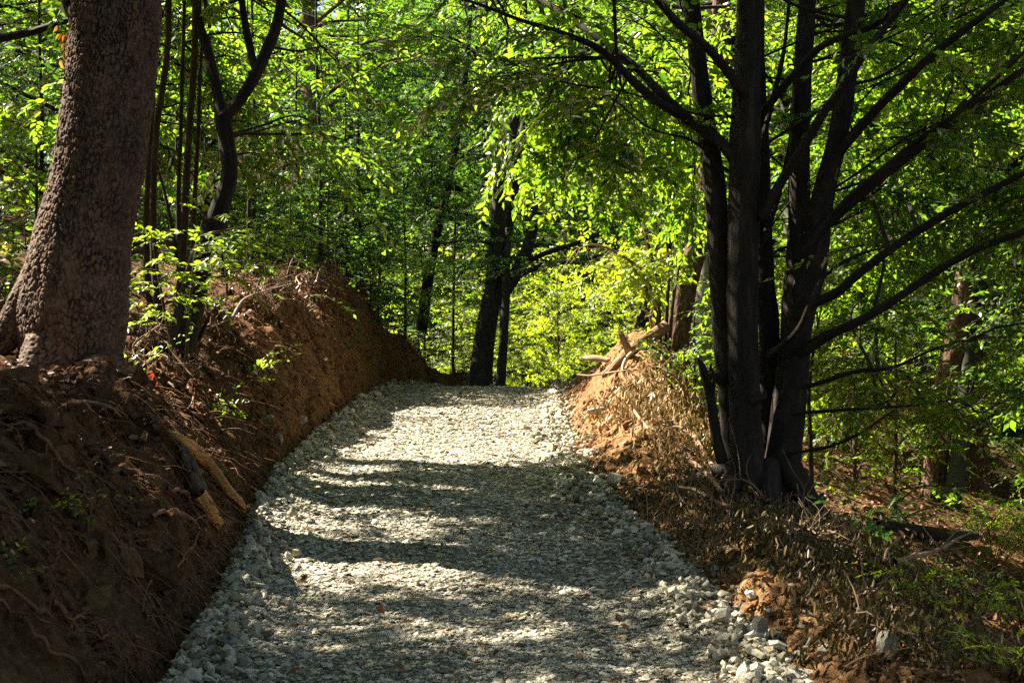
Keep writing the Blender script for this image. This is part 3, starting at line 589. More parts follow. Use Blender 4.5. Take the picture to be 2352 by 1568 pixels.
# ------------------------------------------------------------------ big rough-barked tree on the left bank
TY = 9.8
bt = thing('oak_tree', 'massive trunk with thick scaly brown bark leaning on the left bank above the path', 'tree')
ax = [(196, 1010, .30), (176, 930, .335), (166, 830, .335), (166, 740, .365), (176, 640, .350), (198, 520, .325), (226, 400, .308), (248, 250, .305), (262, 100, .302), (272, -40, .298), (285, -300, .28), (310, -800, .25), (330, -1500, .17), (350, -2300, .05)]
TP = PL([(a, b, TY) for a, b, r in ax]); mb = MB()
rT = [r for *_, r in ax]; add_tube(mb, TP[:11], rT[:11], .5, sides=320, k=640, flute=.07, bark=.017, cell=.027, seed=4)
add_tube(mb, TP[9:], np.array(rT[9:]) * .985, .5, sides=60, step=.04, rough=.01); mb.build('trunk', M_BARK_BIG, bt)
for p, r in [([(105, 600, 9.8), (62, 690, 9.75), (15, 770, 9.7), (-60, 850, 9.6)], [.11, .12, .10, .05]),
             ([(130, 780, 9.65), (80, 870, 9.45), (20, 960, 9.2)], [.20, .14, .05]),
             ([(225, 850, 9.6), (255, 925, 9.45), (300, 985, 9.3), (352, 1050, 9.15), (392, 1130, 9.05), (418, 1210, 9.0)], [.19, .15, .11, .08, .06, .03]),
             ([(215, 900, 9.5), (222, 980, 9.3), (250, 1040, 9.15), (282, 1085, 9.05)], [.13, .09, .06, .02]),
             ([(245, 840, 9.8), (275, 880, 9.85), (310, 930, 9.8), (330, 1000, 9.7)], [.14, .10, .07, .03])]:
    mb = MB(); add_tube(mb, PL(p), r, .5, sides=90, step=.007, flute=.12, bark=.012, cell=.027, seed=7); mb.build('root', M_BARK_BIG, bt)
mb = MB(); add_tube(mb, PL([(225, 60, 9.9), (185, 45, 10), (160, 15, 10.1), (140, -60, 10.3)]), [.07, .055, .05, .03], .5, sides=14, step=.04, rough=.006); mb.build('branch', M_BARK_DARK, bt)
fo = Foliage(); mb = MB()
for k in range(70):
    f = rng.uniform(0, 1) ** .8; a = catmull(TP[9:], 40)[int(6 + 30 * f)]; az = rng.uniform(0, 6.28); L = (4.2 - 2.6 * f) * rng.uniform(.6, 1.1)
    b = a + L * np.array([math.cos(az), math.sin(az), rng.uniform(-.05, .35)]); q = bend(a, b, .06, 5, .08); add_tube(mb, q, taper(.05 * (1.1 - f), .005, 5), .5, sides=6, step=.25); fo.fan(q, .25, .34, .27, .2, .8, 2)
for k in range(18):  # low limbs above the view, added to throw shade on the near road
    b = np.array([-4.2 + rng.normal(0, .75), 11.6 + rng.normal(0, .7), 5.6 + rng.normal(0, .5)]); a = TP[8] * .4 + TP[9] * .6; q = bend(a, b, .05, 5, .06); add_tube(mb, q, taper(.03, .005, 5), .5, sides=6, step=.2); fo.fan(q, .3, .28, .35, .2, .9, 2)
crown_parts(bt, fo, mb, M_LEAF_DEEP, M_BARK_DARK, n=9, leaf=.088, tint=.5, detail=False)

# ------------------------------------------------------------------ hazel clump behind it
hz = thing('hazel_clump', 'clump of slender upright hazel stems just right of the big trunk', 'tree'); HP = []
for p, r in [([(392, 850, 12), (368, 740, 12), (352, 548, 12), (358, 316, 12.1), (384, 120, 12.1), (388, -40, 12.1), (400, -350, 12.3)], [.036, .034, .031, .028, .026, .025, .01]),
             ([(405, 850, 11.9), (412, 700, 11.9), (422, 548, 11.9), (432, 334, 11.9), (446, 140, 11.9), (450, -40, 11.9), (460, -400, 12)], [.04, .036, .033, .031, .029, .027, .01]),
             ([(425, 840, 12.1), (420, 680, 12.1), (410, 470, 12.2), (415, 316, 12.2), (422, 53, 12.3), (430, -200, 12.4)], [.026, .024, .02, .018, .016, .008]),
             ([(430, 830, 12), (444, 640, 12), (446, 492, 12.1), (456, 280, 12.1), (462, 130, 12.2), (480, -80, 12.3)], [.026, .022, .02, .018, .014, .008]),
             ([(378, 850, 12.2), (346, 700, 12.3), (336, 540, 12.3), (342, 380, 12.4), (352, 200, 12.5), (370, -60, 12.6)], [.034, .032, .028, .026, .024, .018]),
             ([(414, 640, 12), (398, 540, 11.9), (380, 450, 11.9), (350, 340, 11.8)], [.018, .016, .013, .006]),
             ([(440, 850, 12.1), (455, 760, 12.2), (478, 640, 12.3), (500, 520, 12.4)], [.02, .018, .014, .006])]:
    q = PL(p); HP.append(q); mb = MB(); add_tube(mb, q, r, .5, sides=14, step=.05, rough=.002, flute=.06); mb.build('stem', M_BARK_HAZEL, hz)
fo = Foliage(); mb = MB()
ST = [q[3:] for q in HP[:5]]
fill(fo, mb, ST, 24, (380, 760), (-90, 260), (12.4, 14.5), Lmax=2.2); fill(fo, mb, ST, 6, (400, 760), (-90, 60), (11, 12.4), Lmax=2.2); fill(fo, mb, ST, 10, (340, 640), (200, 470), (12.6, 14.5), Lmax=2); fill(fo, mb, ST, 8, (-40, 180), (-60, 420), (12, 14.5), Lmax=2.2)
for _ in range(14):
    a = ST[rng.integers(5)][-1]; az = rng.uniform(0, 6.28); q = bend(a, a + rng.uniform(.8, 2) * np.array([math.cos(az), math.sin(az), .5]), .06, 5); fo.fan(q, .1, .25, .33, .2, .8, 2)
crown_parts(hz, fo, mb, M_LEAF, M_TWIG, n=9, leaf=.092, tint=.58, width=.72)

# crooked dark tree beyond the clump
ck = thing('crooked_tree', 'crooked dark tree with a bent trunk forking into a Y beside the hazel stems', 'tree'); KP = []
for p, r in [([(415, 800, 11.6), (436, 700, 11.6), (466, 590, 11.6), (505, 480, 11.6), (527, 400, 11.6), (522, 330, 11.6), (510, 268, 11.6)], [.12, .11, .10, .078, .066, .062, .07]),
             ([(510, 275, 11.6), (496, 200, 11.7), (478, 120, 11.8), (452, 30, 11.9), (440, -120, 12), (420, -400, 12.2)], [.05, .042, .038, .034, .03, .01]),
             ([(512, 272, 11.6), (545, 236, 11.6), (582, 180, 11.6), (612, 116, 11.7), (640, 40, 11.8), (655, -80, 11.9), (700, -400, 12.1)], [.055, .05, .048, .046, .042, .036, .01]),
             ([(590, 168, 11.6), (578, 130, 11.7), (563, 53, 11.8), (545, -60, 11.9)], [.036, .034, .03, .02])]:
    q = PL(p); KP.append(q); mb = MB(); add_tube(mb, q, r, .5, sides=20, step=.04, rough=.008, flute=.10, seed=3); mb.build('trunk' if r[0] > .1 else 'branch', M_BARK_DARK, ck)
fo = Foliage(); mb = MB(); ST = [q[2:] for q in KP[1:]]
fill(fo, mb, ST, 26, (520, 1000), (-90, 300), (12.2, 16.5), Lmax=2.6); fill(fo, mb, ST + [KP[0][4:]], 14, (580, 900), (200, 500), (12, 15.5), Lmax=2.4, droop=.4)
for _ in range(40):
    a = catmull(KP[1 + _ % 2], 20)[rng.integers(12, 20)]; az = rng.uniform(0, 6.28); q = bend(a, a + rng.uniform(1, 2.8) * np.array([math.cos(az), math.sin(az), .3]), .06, 5, .05); add_tube(mb, q, taper(.02, .004, 5), .5, sides=5, step=.2); fo.fan(q, .15, .27, .33, .2, .8, 2)
crown_parts(ck, fo, mb, M_LEAF, M_TWIG, n=9, leaf=.086, tint=.5)

# layered low sprays in front of the hazel
yb = thing('young_beech', 'low sapling with flat layers of bright leaves between the big trunk and the bank', 'sapling'); q0 = PL([(425, 860, 11.3), (432, 760, 11.3), (440, 660, 11.25), (452, 560, 11.2), (470, 490, 11.2)])
mb = MB(); add_tube(mb, q0, [.016, .014, .012, .009, .004], .5, sides=8, step=.04); q1 = PL([(410, 860, 11.2), (385, 750, 11.2), (365, 640, 11.1), (350, 560, 11.1)]); add_tube(mb, q1, [.012, .011, .009, .004], .5, sides=8, step=.04)
fo = Foliage()
for e in [(320, 505, 11), (360, 560, 10.9), (300, 620, 11), (310, 690, 11), (420, 530, 11), (520, 530, 11), (560, 575, 11), (640, 560, 10.9), (690, 545, 10.9), (600, 620, 11), (545, 640, 11), (480, 600, 10.9), (300, 740, 11), (700, 600, 11.2), (500, 690, 11), (400, 625, 10.8), (450, 470, 11.3), (665, 505, 11.2), (340, 530, 10.8), (380, 590, 10.7), (330, 655, 10.8), (440, 640, 10.7), (500, 570, 10.7), (575, 600, 10.8), (640, 530, 10.9), (540, 500, 11.1), (610, 570, 10.8), (420, 690, 10.7), (360, 715, 10.8)]:
    b = P(*e); S = np.vstack([catmull(q0, 20)[5:], catmull(q1, 20)[5:]]); a = S[np.argmin(np.linalg.norm(S - b, axis=1) + np.where(S[:, 2] > b[2] + .02, .6, 0))]
    q = bend(a, b, .05, 5, .05); add_tube(mb, q, taper(.007, .002, 5), .5, sides=5, step=.06); fo.fan(q, .25, .09, .42, .08, 1.3, 2)
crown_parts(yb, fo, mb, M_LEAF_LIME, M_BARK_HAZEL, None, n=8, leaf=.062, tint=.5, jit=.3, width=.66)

# ------------------------------------------------------------------ forked beech past the crest
fb = thing('beech_tree', 'forked grey-trunked tree standing past the crest at the bend of the path', 'tree'); FP = []
for p, r in [([(1096, 930, 25), (1104, 870, 25), (1110, 800, 25), (1119, 740, 25), (1130, 680, 25)], [.28, .215, .195, .185, .175]),
             ([(1130, 690, 25), (1136, 610, 25), (1142, 540, 25), (1150, 440, 25), (1164, 350, 25), (1178, 280, 25), (1195, 150, 25), (1200, -50, 25), (1190, -400, 25)], [.145, .14, .135, .13, .12, .11, .10, .08, .03]),
             ([(1138, 690, 25), (1166, 655, 24.9), (1195, 610, 24.8), (1216, 555, 24.8), (1232, 490, 24.7), (1250, 400, 24.7), (1275, 300, 24.6), (1300, 150, 24.6), (1330, -100, 24.5)], [.145, .13, .12, .10, .09, .085, .075, .06, .02]),
             ([(1150, 640, 25.2), (1160, 570, 25.3), (1172, 490, 25.3), (1186, 400, 25.4), (1200, 320, 25.4), (1215, 200, 25.4)], [.11, .10, .095, .09, .08, .05]),
             ([(1200, 628, 24.8), (1250, 608, 24.6), (1290, 603, 24.4), (1345, 598, 24.2), (1440, 560, 24)], [.05, .045, .038, .028, .01]),
             ([(1212, 600, 24.8), (1262, 578, 24.6), (1320, 560, 24.4), (1375, 538, 24.2), (1460, 500, 24)], [.05, .045, .04, .032, .01]),
             ([(1136, 560, 24.9), (1080, 552, 24.7), (1040, 556, 24.5), (960, 570, 24.3)], [.035, .028, .02, .008]),
             ([(1140, 540, 24.9), (1090, 500, 24.7), (1050, 490, 24.5), (980, 470, 24.2)], [.035, .03, .024, .008])]:
    q = PL(p); FP.append(q); mb = MB(); add_tube(mb, q, r, .5, sides=22, step=.08, rough=.006, flute=.07, seed=8); mb.build('trunk' if len(FP) == 1 else 'branch', M_BARK_SMOOTH, fb)
fo = Foliage(); mb = MB()
fill(fo, mb, [q[1:] for q in FP[1:]], 60, (900, 1500), (240, 640), (22.5, 27.5), r0=.012, gap=.26, tw=.26, Lmax=4, side=2, level=1.3, droop=.1)
fill(fo, mb, [q[3:] for q in FP[1:4]], 50, (850, 1650), (-250, 300), (22, 29), r0=.012, gap=.34, tw=.26, Lmax=4.5, side=2)
crown_parts(fb, fo, mb, M_LEAF_DEEP, M_BARK_DARK, n=10, leaf=.10, tint=.42, detail=False)
pt = thing('thin_tree', 'thin straight trunk hugging the right side of the forked tree', 'tree'); mb = MB()
q = PL([(1146, 930, 24.5), (1152, 850, 24.5), (1157, 770, 24.5), (1162, 690, 24.6), (1164, 600, 24.8), (1172, 450, 25.6), (1180, 200, 26), (1185, -100, 26)]); add_tube(mb, q, [.10, .085, .078, .072, .066, .06, .05, .02], .5, sides=18, step=.08, rough=.004); mb.build('trunk', M_BARK_SMOOTH, pt)
fo = Foliage(); mb = MB(); fill(fo, mb, [q[5:]], 10, (1080, 1300), (-200, 150), (25, 28), gap=.34, side=2); crown_parts(pt, fo, mb, M_LEAF_DEEP, M_TWIG, n=9, leaf=.10, detail=False)
ls = thing('leaning_tree', 'slim dark trunk leaning right among the dark leaves left of the forked tree', 'tree'); mb = MB()
q = PL([(968, 760, 26), (984, 640, 26), (1004, 530, 26), (1028, 430, 26), (1044, 345, 26), (1056, 260, 26), (1075, 100, 26), (1085, -150, 26)]); add_tube(mb, q, [.11, .10, .09, .08, .075, .07, .05, .02], .5, sides=14, step=.1, rough=.006, flute=.1)
add_tube(mb, PL([(1042, 385, 26), (1075, 350, 26), (1110, 330, 25.8)]), [.04, .03, .015], .5, sides=8, step=.1); mb.build('trunk', M_BARK_DARK, ls)
fo = Foliage(); mb = MB(); fill(fo, mb, [q[3:]], 30, (880, 1180), (-60, 520), (24.5, 28.5), gap=.3, tw=.26, side=2, level=1.2); crown_parts(ls, fo, mb, M_LEAF_DEEP, M_TWIG, n=9, leaf=.10, tint=.45, detail=False)

# ------------------------------------------------------------------ on the right mound
ms = thing('coppiced_shrub', 'pale coppiced shrub with yellow-green leaves growing from the top of the orange mound', 'shrub'); MP = []
for p, r in [([(1516, 850, 16.3), (1512, 797, 16.3), (1509, 745, 16.3), (1510, 700, 16.3)], [.06, .052, .05, .055]),
             ([(1521, 695, 16.3), (1511, 640, 16.3), (1498, 598, 16.3), (1486, 551, 16.3), (1466, 470, 16.4), (1440, 380, 16.5)], [.035, .028, .024, .02, .014, .006]),
             ([(1509, 700, 16.2), (1490, 654, 16.1), (1474, 621, 16), (1439, 594, 15.8), (1399, 572, 15.6), (1360, 562, 15.5), (1325, 572, 15.4)], [.028, .024, .02, .017, .014, .010, .003]),
             ([(1528, 800, 16.4), (1532, 701, 16.4), (1537, 633, 16.4), (1533, 574, 16.4), (1520, 480, 16.5), (1530, 380, 16.6)], [.026, .024, .02, .018, .014, .006]),
             ([(1536, 810, 16.2), (1545, 700, 16.2), (1556, 630, 16.2), (1572, 555, 16.2), (1590, 450, 16.2)], [.024, .02, .017, .013, .005]),
             ([(1503, 772, 16.2), (1497, 745, 16.15), (1492, 722, 16.1), (1474, 710, 16.05)], [.022, .02, .017, .006]),
             ([(1510, 705, 16.25), (1480, 672, 16.1), (1462, 664, 16)], [.022, .016, .008]),
             ([(1492, 724, 16.1), (1500, 708, 16.1), (1505, 698, 16.1)], [.014, .010, .004])]:
    q = PL(p); MP.append(q); mb = MB(); add_tube(mb, q, r, .5, sides=14, step=.04, rough=.003, flute=.08); mb.build('stem', M_DEAD if len(MP) in (3, 6, 7, 8) else M_BARK_HAZEL, ms)
mb = MB(); fo = Foliage(); dead = catmull(MP[2], 30)
for _ in range(16):
    a = dead[rng.integers(12, 30)]; add_tube(mb, bend(a, a + np.array([rng.uniform(-.25, .1), rng.uniform(-.1, .1), rng.uniform(-.35, .06)]), .1, 4), taper(.005, .0015, 4), .5, sides=4, step=.05)
mb.build('dry_twigs', M_DEAD, ms); mb = MB()
ST = [MP[1][1:], MP[3][2:], MP[4][2:]]
fill(fo, mb, ST, 24, (1330, 1530), (360, 640), (15, 18), r0=.008, gap=.16, tw=.3, Lmax=1.6, side=2); fill(fo, mb, ST, 9, (1390, 1525), (560, 740), (15.4, 17.5), r0=.007, gap=.16, Lmax=1.4, side=2, Lmin=.3)
fill(fo, mb, ST, 22, (1180, 1600), (200, 470), (15, 19), r0=.009, gap=.2, tw=.3, Lmax=2.4, side=2)
crown_parts(ms, fo, mb, M_LEAF_LIME, M_BARK_HAZEL, n=9, leaf=.085, tint=.55, width=.74)

def mature(name, label, spec, mat, sides=40, bark=0., cell=.05, n=0, lm=None, rg=None, roots=None, **kw):
    t = thing(name, label, 'tree'); mb = MB(); q = PL([a[:3] for a in spec]); add_tube(mb, q, [a[3] for a in spec], .5, sides=sides, step=.04, flute=.06, rough=.004, bark=bark, cell=cell, seed=len(label)); mb.build('trunk', mat, t)
    if n:
        fo = Foliage(); mb = MB()
        top = catmull(q[-3:], 12)
        for _ in range(26):
            a = top[rng.integers(2, 12)]; az = rng.uniform(0, 6.28); b = a + rng.uniform(1.4, 3.4) * np.array([math.cos(az), math.sin(az), rng.uniform(-.1, .45)]); z_ = bend(a, b, .06, 5, .05); add_tube(mb, z_, taper(.03, .004, 5), .5, sides=5, step=.25); fo.fan(z_, .2, .3, .3, .2, .9, 2)
        for (px, py, Yr, c) in rg: fill(fo, mb, [q[2:]], c, px, py, Yr, r0=.014, gap=.28, side=2, Lmax=3)
        crown_parts(t, fo, mb, lm, M_TWIG, n=9, **kw)
    return t, q
mature('pine_tree', 'brown ridged trunk lit from the left behind the leafy shrub on the mound', [(1545, 900, 18, .20), (1551, 809, 18, .165), (1562, 739, 18, .148), (1573, 668, 18, .15), (1589, 598, 18, .152), (1602, 551, 18, .15), (1624, 400, 18.2, .145), (1640, 250, 18.4, .14), (1655, 50, 18.6, .13), (1670, -300, 19, .08)], M_BARK_PINE, 70, .018, .055, 18, M_LEAF, [((1480, 1900), (-250, 260), (17, 21), 18)], leaf=.085, detail=False)
mature('birch_tree', 'pale cream trunk glimpsed behind the dark stems and the ridged trunk', [(1606, 830, 22, .20), (1616, 740, 22, .16), (1626, 600, 22, .14), (1634, 420, 22, .13), (1636, 250, 22, .125), (1637, 80, 22, .12), (1638, -60, 22, .115), (1640, -400, 22, .06)], M_BARK_PALE, 26, 0, .05, 14, M_LEAF, [((1540, 1860), (-350, 60), (21, 25), 14)], leaf=.09, detail=False)
mature('ash_tree', 'grey trunk behind the topmost fork of the dark multi-stemmed tree', [(1668, 760, 23, .17), (1650, 560, 23, .15), (1648, 400, 23, .15), (1658, 250, 23, .145), (1672, 100, 23, .14), (1682, -60, 23, .13), (1700, -400, 23, .06)], M_BARK_ASH, 26, 0, .05, 14, M_LEAF, [((1580, 1960), (-300, 160), (21.5, 26), 14)], leaf=.09, detail=False)
mature('dark_trunk_tree', 'black leaning trunk peeping out behind the weathered log on the mound', [(1468, 840, 23, .22), (1478, 775, 23, .185), (1490, 720, 23, .175), (1506, 640, 23.2, .17), (1530, 500, 23.5, .16), (1560, 300, 24, .14), (1580, 0, 24.5, .10)], M_BARK_DARK, 24, 0, .05, 12, M_LEAF_DEEP, [((1420, 1700), (0, 420), (22, 27), 12)], leaf=.09, detail=False)
mature('rugged_tree', 'thick dark trunk low on the right-hand slope with a paler twin beside it', [(2134, 1215, 17, .22), (2140, 1160, 17, .155), (2148, 1080, 17, .142), (2158, 1000, 17, .14), (2178, 860, 17, .14), (2205, 730, 17, .138), (2228, 590, 17, .128), (2250, 470, 17, .125), (2264, 340, 17, .122), (2275, 200, 17, .115), (2290, 0, 17.2, .10), (2300, -300, 17.4, .05)], M_BARK_PINE, 60, .014, .05, 30, M_LEAF_DEEP, [((1950, 2600), (150, 760), (17, 20), 20), ((2050, 2600), (-200, 200), (15, 19), 12)], leaf=.075, detail=False)
mature('twin_tree', 'greyish leaning trunk rising just right of the thick dark one on the slope', [(2176, 1235, 16.6, .17), (2182, 1180, 16.6, .125), (2194, 1110, 16.7, .105), (2204, 1040, 16.8, .10), (2214, 945, 17.1, .098), (2222, 850, 17.3, .095), (2230, 700, 17.5, .09), (2260, 400, 17.8, .07), (2290, 0, 18, .04)], M_BARK_SMOOTH, 30, 0, .05, 10, M_LEAF_DEEP, [((2100, 2500), (400, 860), (15.5, 18.5), 12)], leaf=.075, detail=False)
mature('slim_pole', 'thin bare pole of a sapling just right of the dark multi-stemmed tree', [(1866, 1180, 11, .022), (1864, 1080, 11, .020), (1861, 1000, 11, .018), (1858, 900, 11.1, .016), (1872, 780, 11.2, .010), (1890, 690, 11.3, .005)], M_BARK_HAZEL, 12)

# ------------------------------------------------------------------ kinds that come many times
def free_tree(H, R, base, nl, leaf, lm, tm, r0, gap=.34, detail=False, lean=.04, at=None, keep=None, name='forest_tree', label='', group=None, n=9, tint=.5, tw=.27, side=2, cat='tree', pole=False, up=(.05, .45)):
    o = np.zeros(3) if at is None else np.array(at, float); t = thing(name, label, cat, group, loc=None if at is not None else (0, 0, 0))
    k = 7; tr = o + np.stack([np.cumsum(rng.normal(0, lean * H / k, k)), np.cumsum(rng.normal(0, lean * H / k, k)), np.linspace(-.25, H, k)], 1); tr[0, :2] = tr[1, :2]
    mb = MB(); add_tube(mb, tr, r0 * np.array([1.35, 1, .88, .74, .55, .32, .08]), .5, sides=14, step=.2, rough=.006, flute=.06, seed=int(H * 10)); mb.build('trunk', tm, t)
    fo = Foliage(); mb = MB(); c = catmull(tr, 60)
    for i in range(nl):
        f = base + (1 - base) * (i + rng.uniform()) / nl; a = c[min(59, int(f * 59))]; az = i * 2.39996 + rng.normal(0, .4); g = (f - base) / (1 - base)
        L = R * (.35 + .65 * math.sin(math.pi * min(1, .22 + .78 * g) ** .9)) * rng.uniform(.65, 1.15); b = a + L * np.array([math.cos(az), math.sin(az), rng.uniform(*up)])
        q = bend(a, b, .06, 5, .07)
        if keep is not None and i and not keep(q[2:4]).all(): continue
        add_tube(mb, q, taper(r0 * .28 * (1.1 - .7 * f) + .004, .003, 5), .5, sides=5, step=.3); fo.fan(q, .2, gap, tw, .18, .9, side)
    crown_parts(t, fo, mb, lm, tm, keep, n=n, leaf=leaf, tint=tint, detail=detail); return t
# the trees uphill to the left, whose crowns throw the shade that lies over the road
UP = [(-5.3, 6.0, 11, 3.0), (-5.7, 13.4, 12, 3.2), (-7.6, 15.2, 14, 3.4), (-6.5, 9.1, 13, 3.6), (-10.6, 15.4, 15, 4.0), (-8.2, 16.4, 13, 3.0), (-7.2, 7.0, 12, 3.6), (-12.5, 16.8, 16, 4.2), (-10.6, 24.2, 15, 3.8), (-5.0, 23.5, 12, 2.8), (-14.5, 11.5, 15, 4.2), (-8.4, 27.5, 15, 3.8), (-15.5, 24, 16, 4.2), (-11, 31, 15, 3.2), (-12, 3, 14, 4), (-6, 1, 13, 3.6)]
for x, y, H, R in UP:
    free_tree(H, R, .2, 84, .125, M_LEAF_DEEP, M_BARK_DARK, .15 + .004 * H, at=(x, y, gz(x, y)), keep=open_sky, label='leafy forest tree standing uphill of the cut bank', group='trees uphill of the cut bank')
kinds = [free_tree(15, 3.8, .12, 84, .15, lm, tm, .2, gap=.36, label='leafy tree in the dense wood that closes the view, with a few added unseen behind the camera', group='trees of the wood behind') for lm, tm in ((M_LEAF_DEEP, M_BARK_DARK), (M_LEAF, M_BARK_SMOOTH), (M_LEAF, M_BARK_PINE))]
spots = []
for y, xs in ((-5, (-5, 1.5, 7)), (-11, (-9, -2, 5)), (31, (9.5, 13)), (36, (10, 14)), (42, (-17, 5.5, 10, 15, 19)), (50, (-18, -12, -6.5, -1.5, 3.5, 8, 13, 18.5)), (56, (-21, -16, -10.5, -6, -1, 4, 9, 14, 21)), (63, (-22, -15, -8, -2, 4, 10, 17, 24)), (19, (8.6,)), (23, (7.4, 11.5)), (27, (6.2, 9.6, 13)), (15, (8.2,))):  # negative y rows: trees unseen behind the camera, added to block bluish sky fill
    spots += [(x + rng.uniform(-1, 1), y + rng.uniform(-1.5, 1.5)) for x in xs]
for i, (x, y) in enumerate(spots):
    k = kinds[i % 3]; z = gz(x, y) - .1; s = rng.uniform(.85, 1.25) * (1.4 if y > 45 else 1)
    if i < 3: k.location = (x, y, z); k.rotation_euler = (0, 0, rng.uniform(0, 6.28))
    else: copy_tree(k, (x, y, z), rng.uniform(0, 6.28), s)
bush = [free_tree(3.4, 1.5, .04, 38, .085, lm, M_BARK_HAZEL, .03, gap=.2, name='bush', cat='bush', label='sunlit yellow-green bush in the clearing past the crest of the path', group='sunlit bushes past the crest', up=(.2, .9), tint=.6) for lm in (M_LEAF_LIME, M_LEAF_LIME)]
spots = [(-.6, 29.5), (1.0, 31.5), (2.2, 29), (3.6, 31), (.2, 34), (2.4, 34.5), (4.6, 34), (-2.2, 34), (6.3, 32.5), (1.2, 37.5), (3.6, 38), (6.2, 37), (-1.4, 38), (8.2, 35.5), (5.0, 29.0)]
for i, (x, y) in enumerate(spots):
    k = bush[i % 2]; z = gz(x, y) - .1; s = rng.uniform(.85, 1.15) * (.62 + (y - 29) * .11)
    if i < 2: k.location = (x, y, z); k.scale = (s, s, s)
    else: copy_tree(k, (x, y, z), rng.uniform(0, 6.28), s)
spots = [(-4.2, 19.5), (-3.2, 21.2), (-5.4, 21), (-2.4, 22.8), (-4.2, 23), (-6.4, 19.2), (-3.2, 25), (-1.9, 25.6), (-5.2, 25.6), (-6.8, 23), (-3.4, 18.4), (-4.0, 17.2), (-2.75, 20.2), (-3.3, 16.4), (-4.9, 18.2), (-4.4, 15.8), (-2.5, 21.6), (-3.6, 19.6), (-2.6, 27.6), (-4.2, 28), (-1.2, 28), (-7.8, 21), (-8.4, 19), (-1.8, 30.2), (-.2, 26.9)]
for i, (x, y) in enumerate(spots):
    h = (5.2, 4.2, 6)[i % 3] * rng.uniform(.8, 1.15)
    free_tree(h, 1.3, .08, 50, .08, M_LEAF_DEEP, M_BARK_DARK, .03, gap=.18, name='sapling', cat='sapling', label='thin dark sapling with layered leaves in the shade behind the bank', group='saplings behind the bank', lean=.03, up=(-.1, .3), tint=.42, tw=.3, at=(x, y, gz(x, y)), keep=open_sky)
und = [free_tree(h, 1.2, .06, 34, .07, M_LEAF, M_BARK_HAZEL, .022, gap=.19, name='understorey_shrub', cat='shrub', label='green understorey shrub on the falling slope at the right', group='understorey shrubs on the right slope', up=(.0, .6), tint=.45) for h in (3.0, 2.3, 4.2)]
spots = [(3.6, 15), (3.5, 13.0), (6.3, 15.8), (6.4, 13.6), (4.2, 17.5), (6.8, 17.2), (5.6, 19.5), (3.4, 19), (7.6, 19.6), (4.8, 22), (6.6, 22.4), (3.2, 23), (8.4, 16.4), (5.9, 11.6), (9.4, 22), (4.2, 26), (2.7, 21), (7.4, 25.5), (7.5, 12.8), (3.0, 17), (2.5, 25)]
for i, (x, y) in enumerate(spots):
    k = und[i % 3]; z = gz(x, y) - .05; s = rng.uniform(.8, 1.25)
    if i < 3: k.location = (x, y, z)
    else: copy_tree(k, (x, y, z), rng.uniform(0, 6.28), s)
for x, y, h, lb in [(-2.75, 17.4, 1.5, 'low leafy shrub overhanging the middle of the cut bank'), (-2.5, 19.3, 1.3, 'small leafy shrub overhanging the far end of the cut bank'), (-3.1, 15.4, 1.6, 'leafy shrub on the bank top right of the bent dark tree'), (-3.5, 14.0, 1.4, 'leafy shrub at the foot of the bent dark tree'), (-2.15, 21.4, 1.2, 'last low shrub on the bank before the crest of the path')]:
    free_tree(h, .95, .06, 34, .07, M_LEAF, M_BARK_HAZEL, .016, gap=.15, name='bank_top_shrub', cat='shrub', label=lb, up=(-.25, .5), tint=.42, tw=.34, at=(x, y, gz(x, y)), keep=open_sky)
for i, (x, y, h) in enumerate([(-4.9, 12.8, 2.4), (-5.6, 14.6, 2.8), (-6.6, 16.4, 3), (-5.0, 16.2, 2), (-7.0, 18.6, 3.4), (-4.55, 13.7, 1.8)]):
    free_tree(h, 1.0, .05, 32, .075, M_LEAF, M_BARK_HAZEL, .02, gap=.18, name='bank_shrub', cat='shrub', label='green shrub on the bank left of the massive trunk', group='shrubs left of the big trunk', up=(.1, .7), tint=.6, at=(x, y, gz(x, y)), keep=open_sky)
# far wood on the opposite hillside
n = 90000; yy = rng.uniform(68, 125, n); xx = rng.uniform(-70, 70, n); hh = 24 * vnoise(xy0(xx * .16, yy * .16), 91) ** .5 * rng.uniform(.1, 1.15, n)
pos = np.stack([xx, yy, base_z(xx, yy) + hh], 1); V, Fq, m = leaf_mesh(pos, rng.normal(0, 1, (n, 3)), rng.normal(0, .6, (n, 3)) + [0, -.3, 1], rng.uniform(.5, 1.1, n), .8, False)
tag(MB().add(V, Fq, np.repeat(np.clip(.45 + .5 * fbm(pos * .15, 2, 92) + rng.normal(0, .15, n), 0, 1), m)).build('distant_wood', M_LEAF), kind='stuff')
# ------------------------------------------------------------------ wood, roots, stones, brush lying on the ground
def lay(pts, y=None, lift=.0):
    return np.array([hit(px, py, lift=lift) for px, py in pts])
def stick(name, pts, rad, mat, label, cat, group=None, sides=9, step=.025, rough=.003, **kw):
    mb = MB(); add_tube(mb, pts, rad, .5, sides=sides, step=step, rough=rough, **kw); return tag(mb.build(name, mat), label, cat, group)
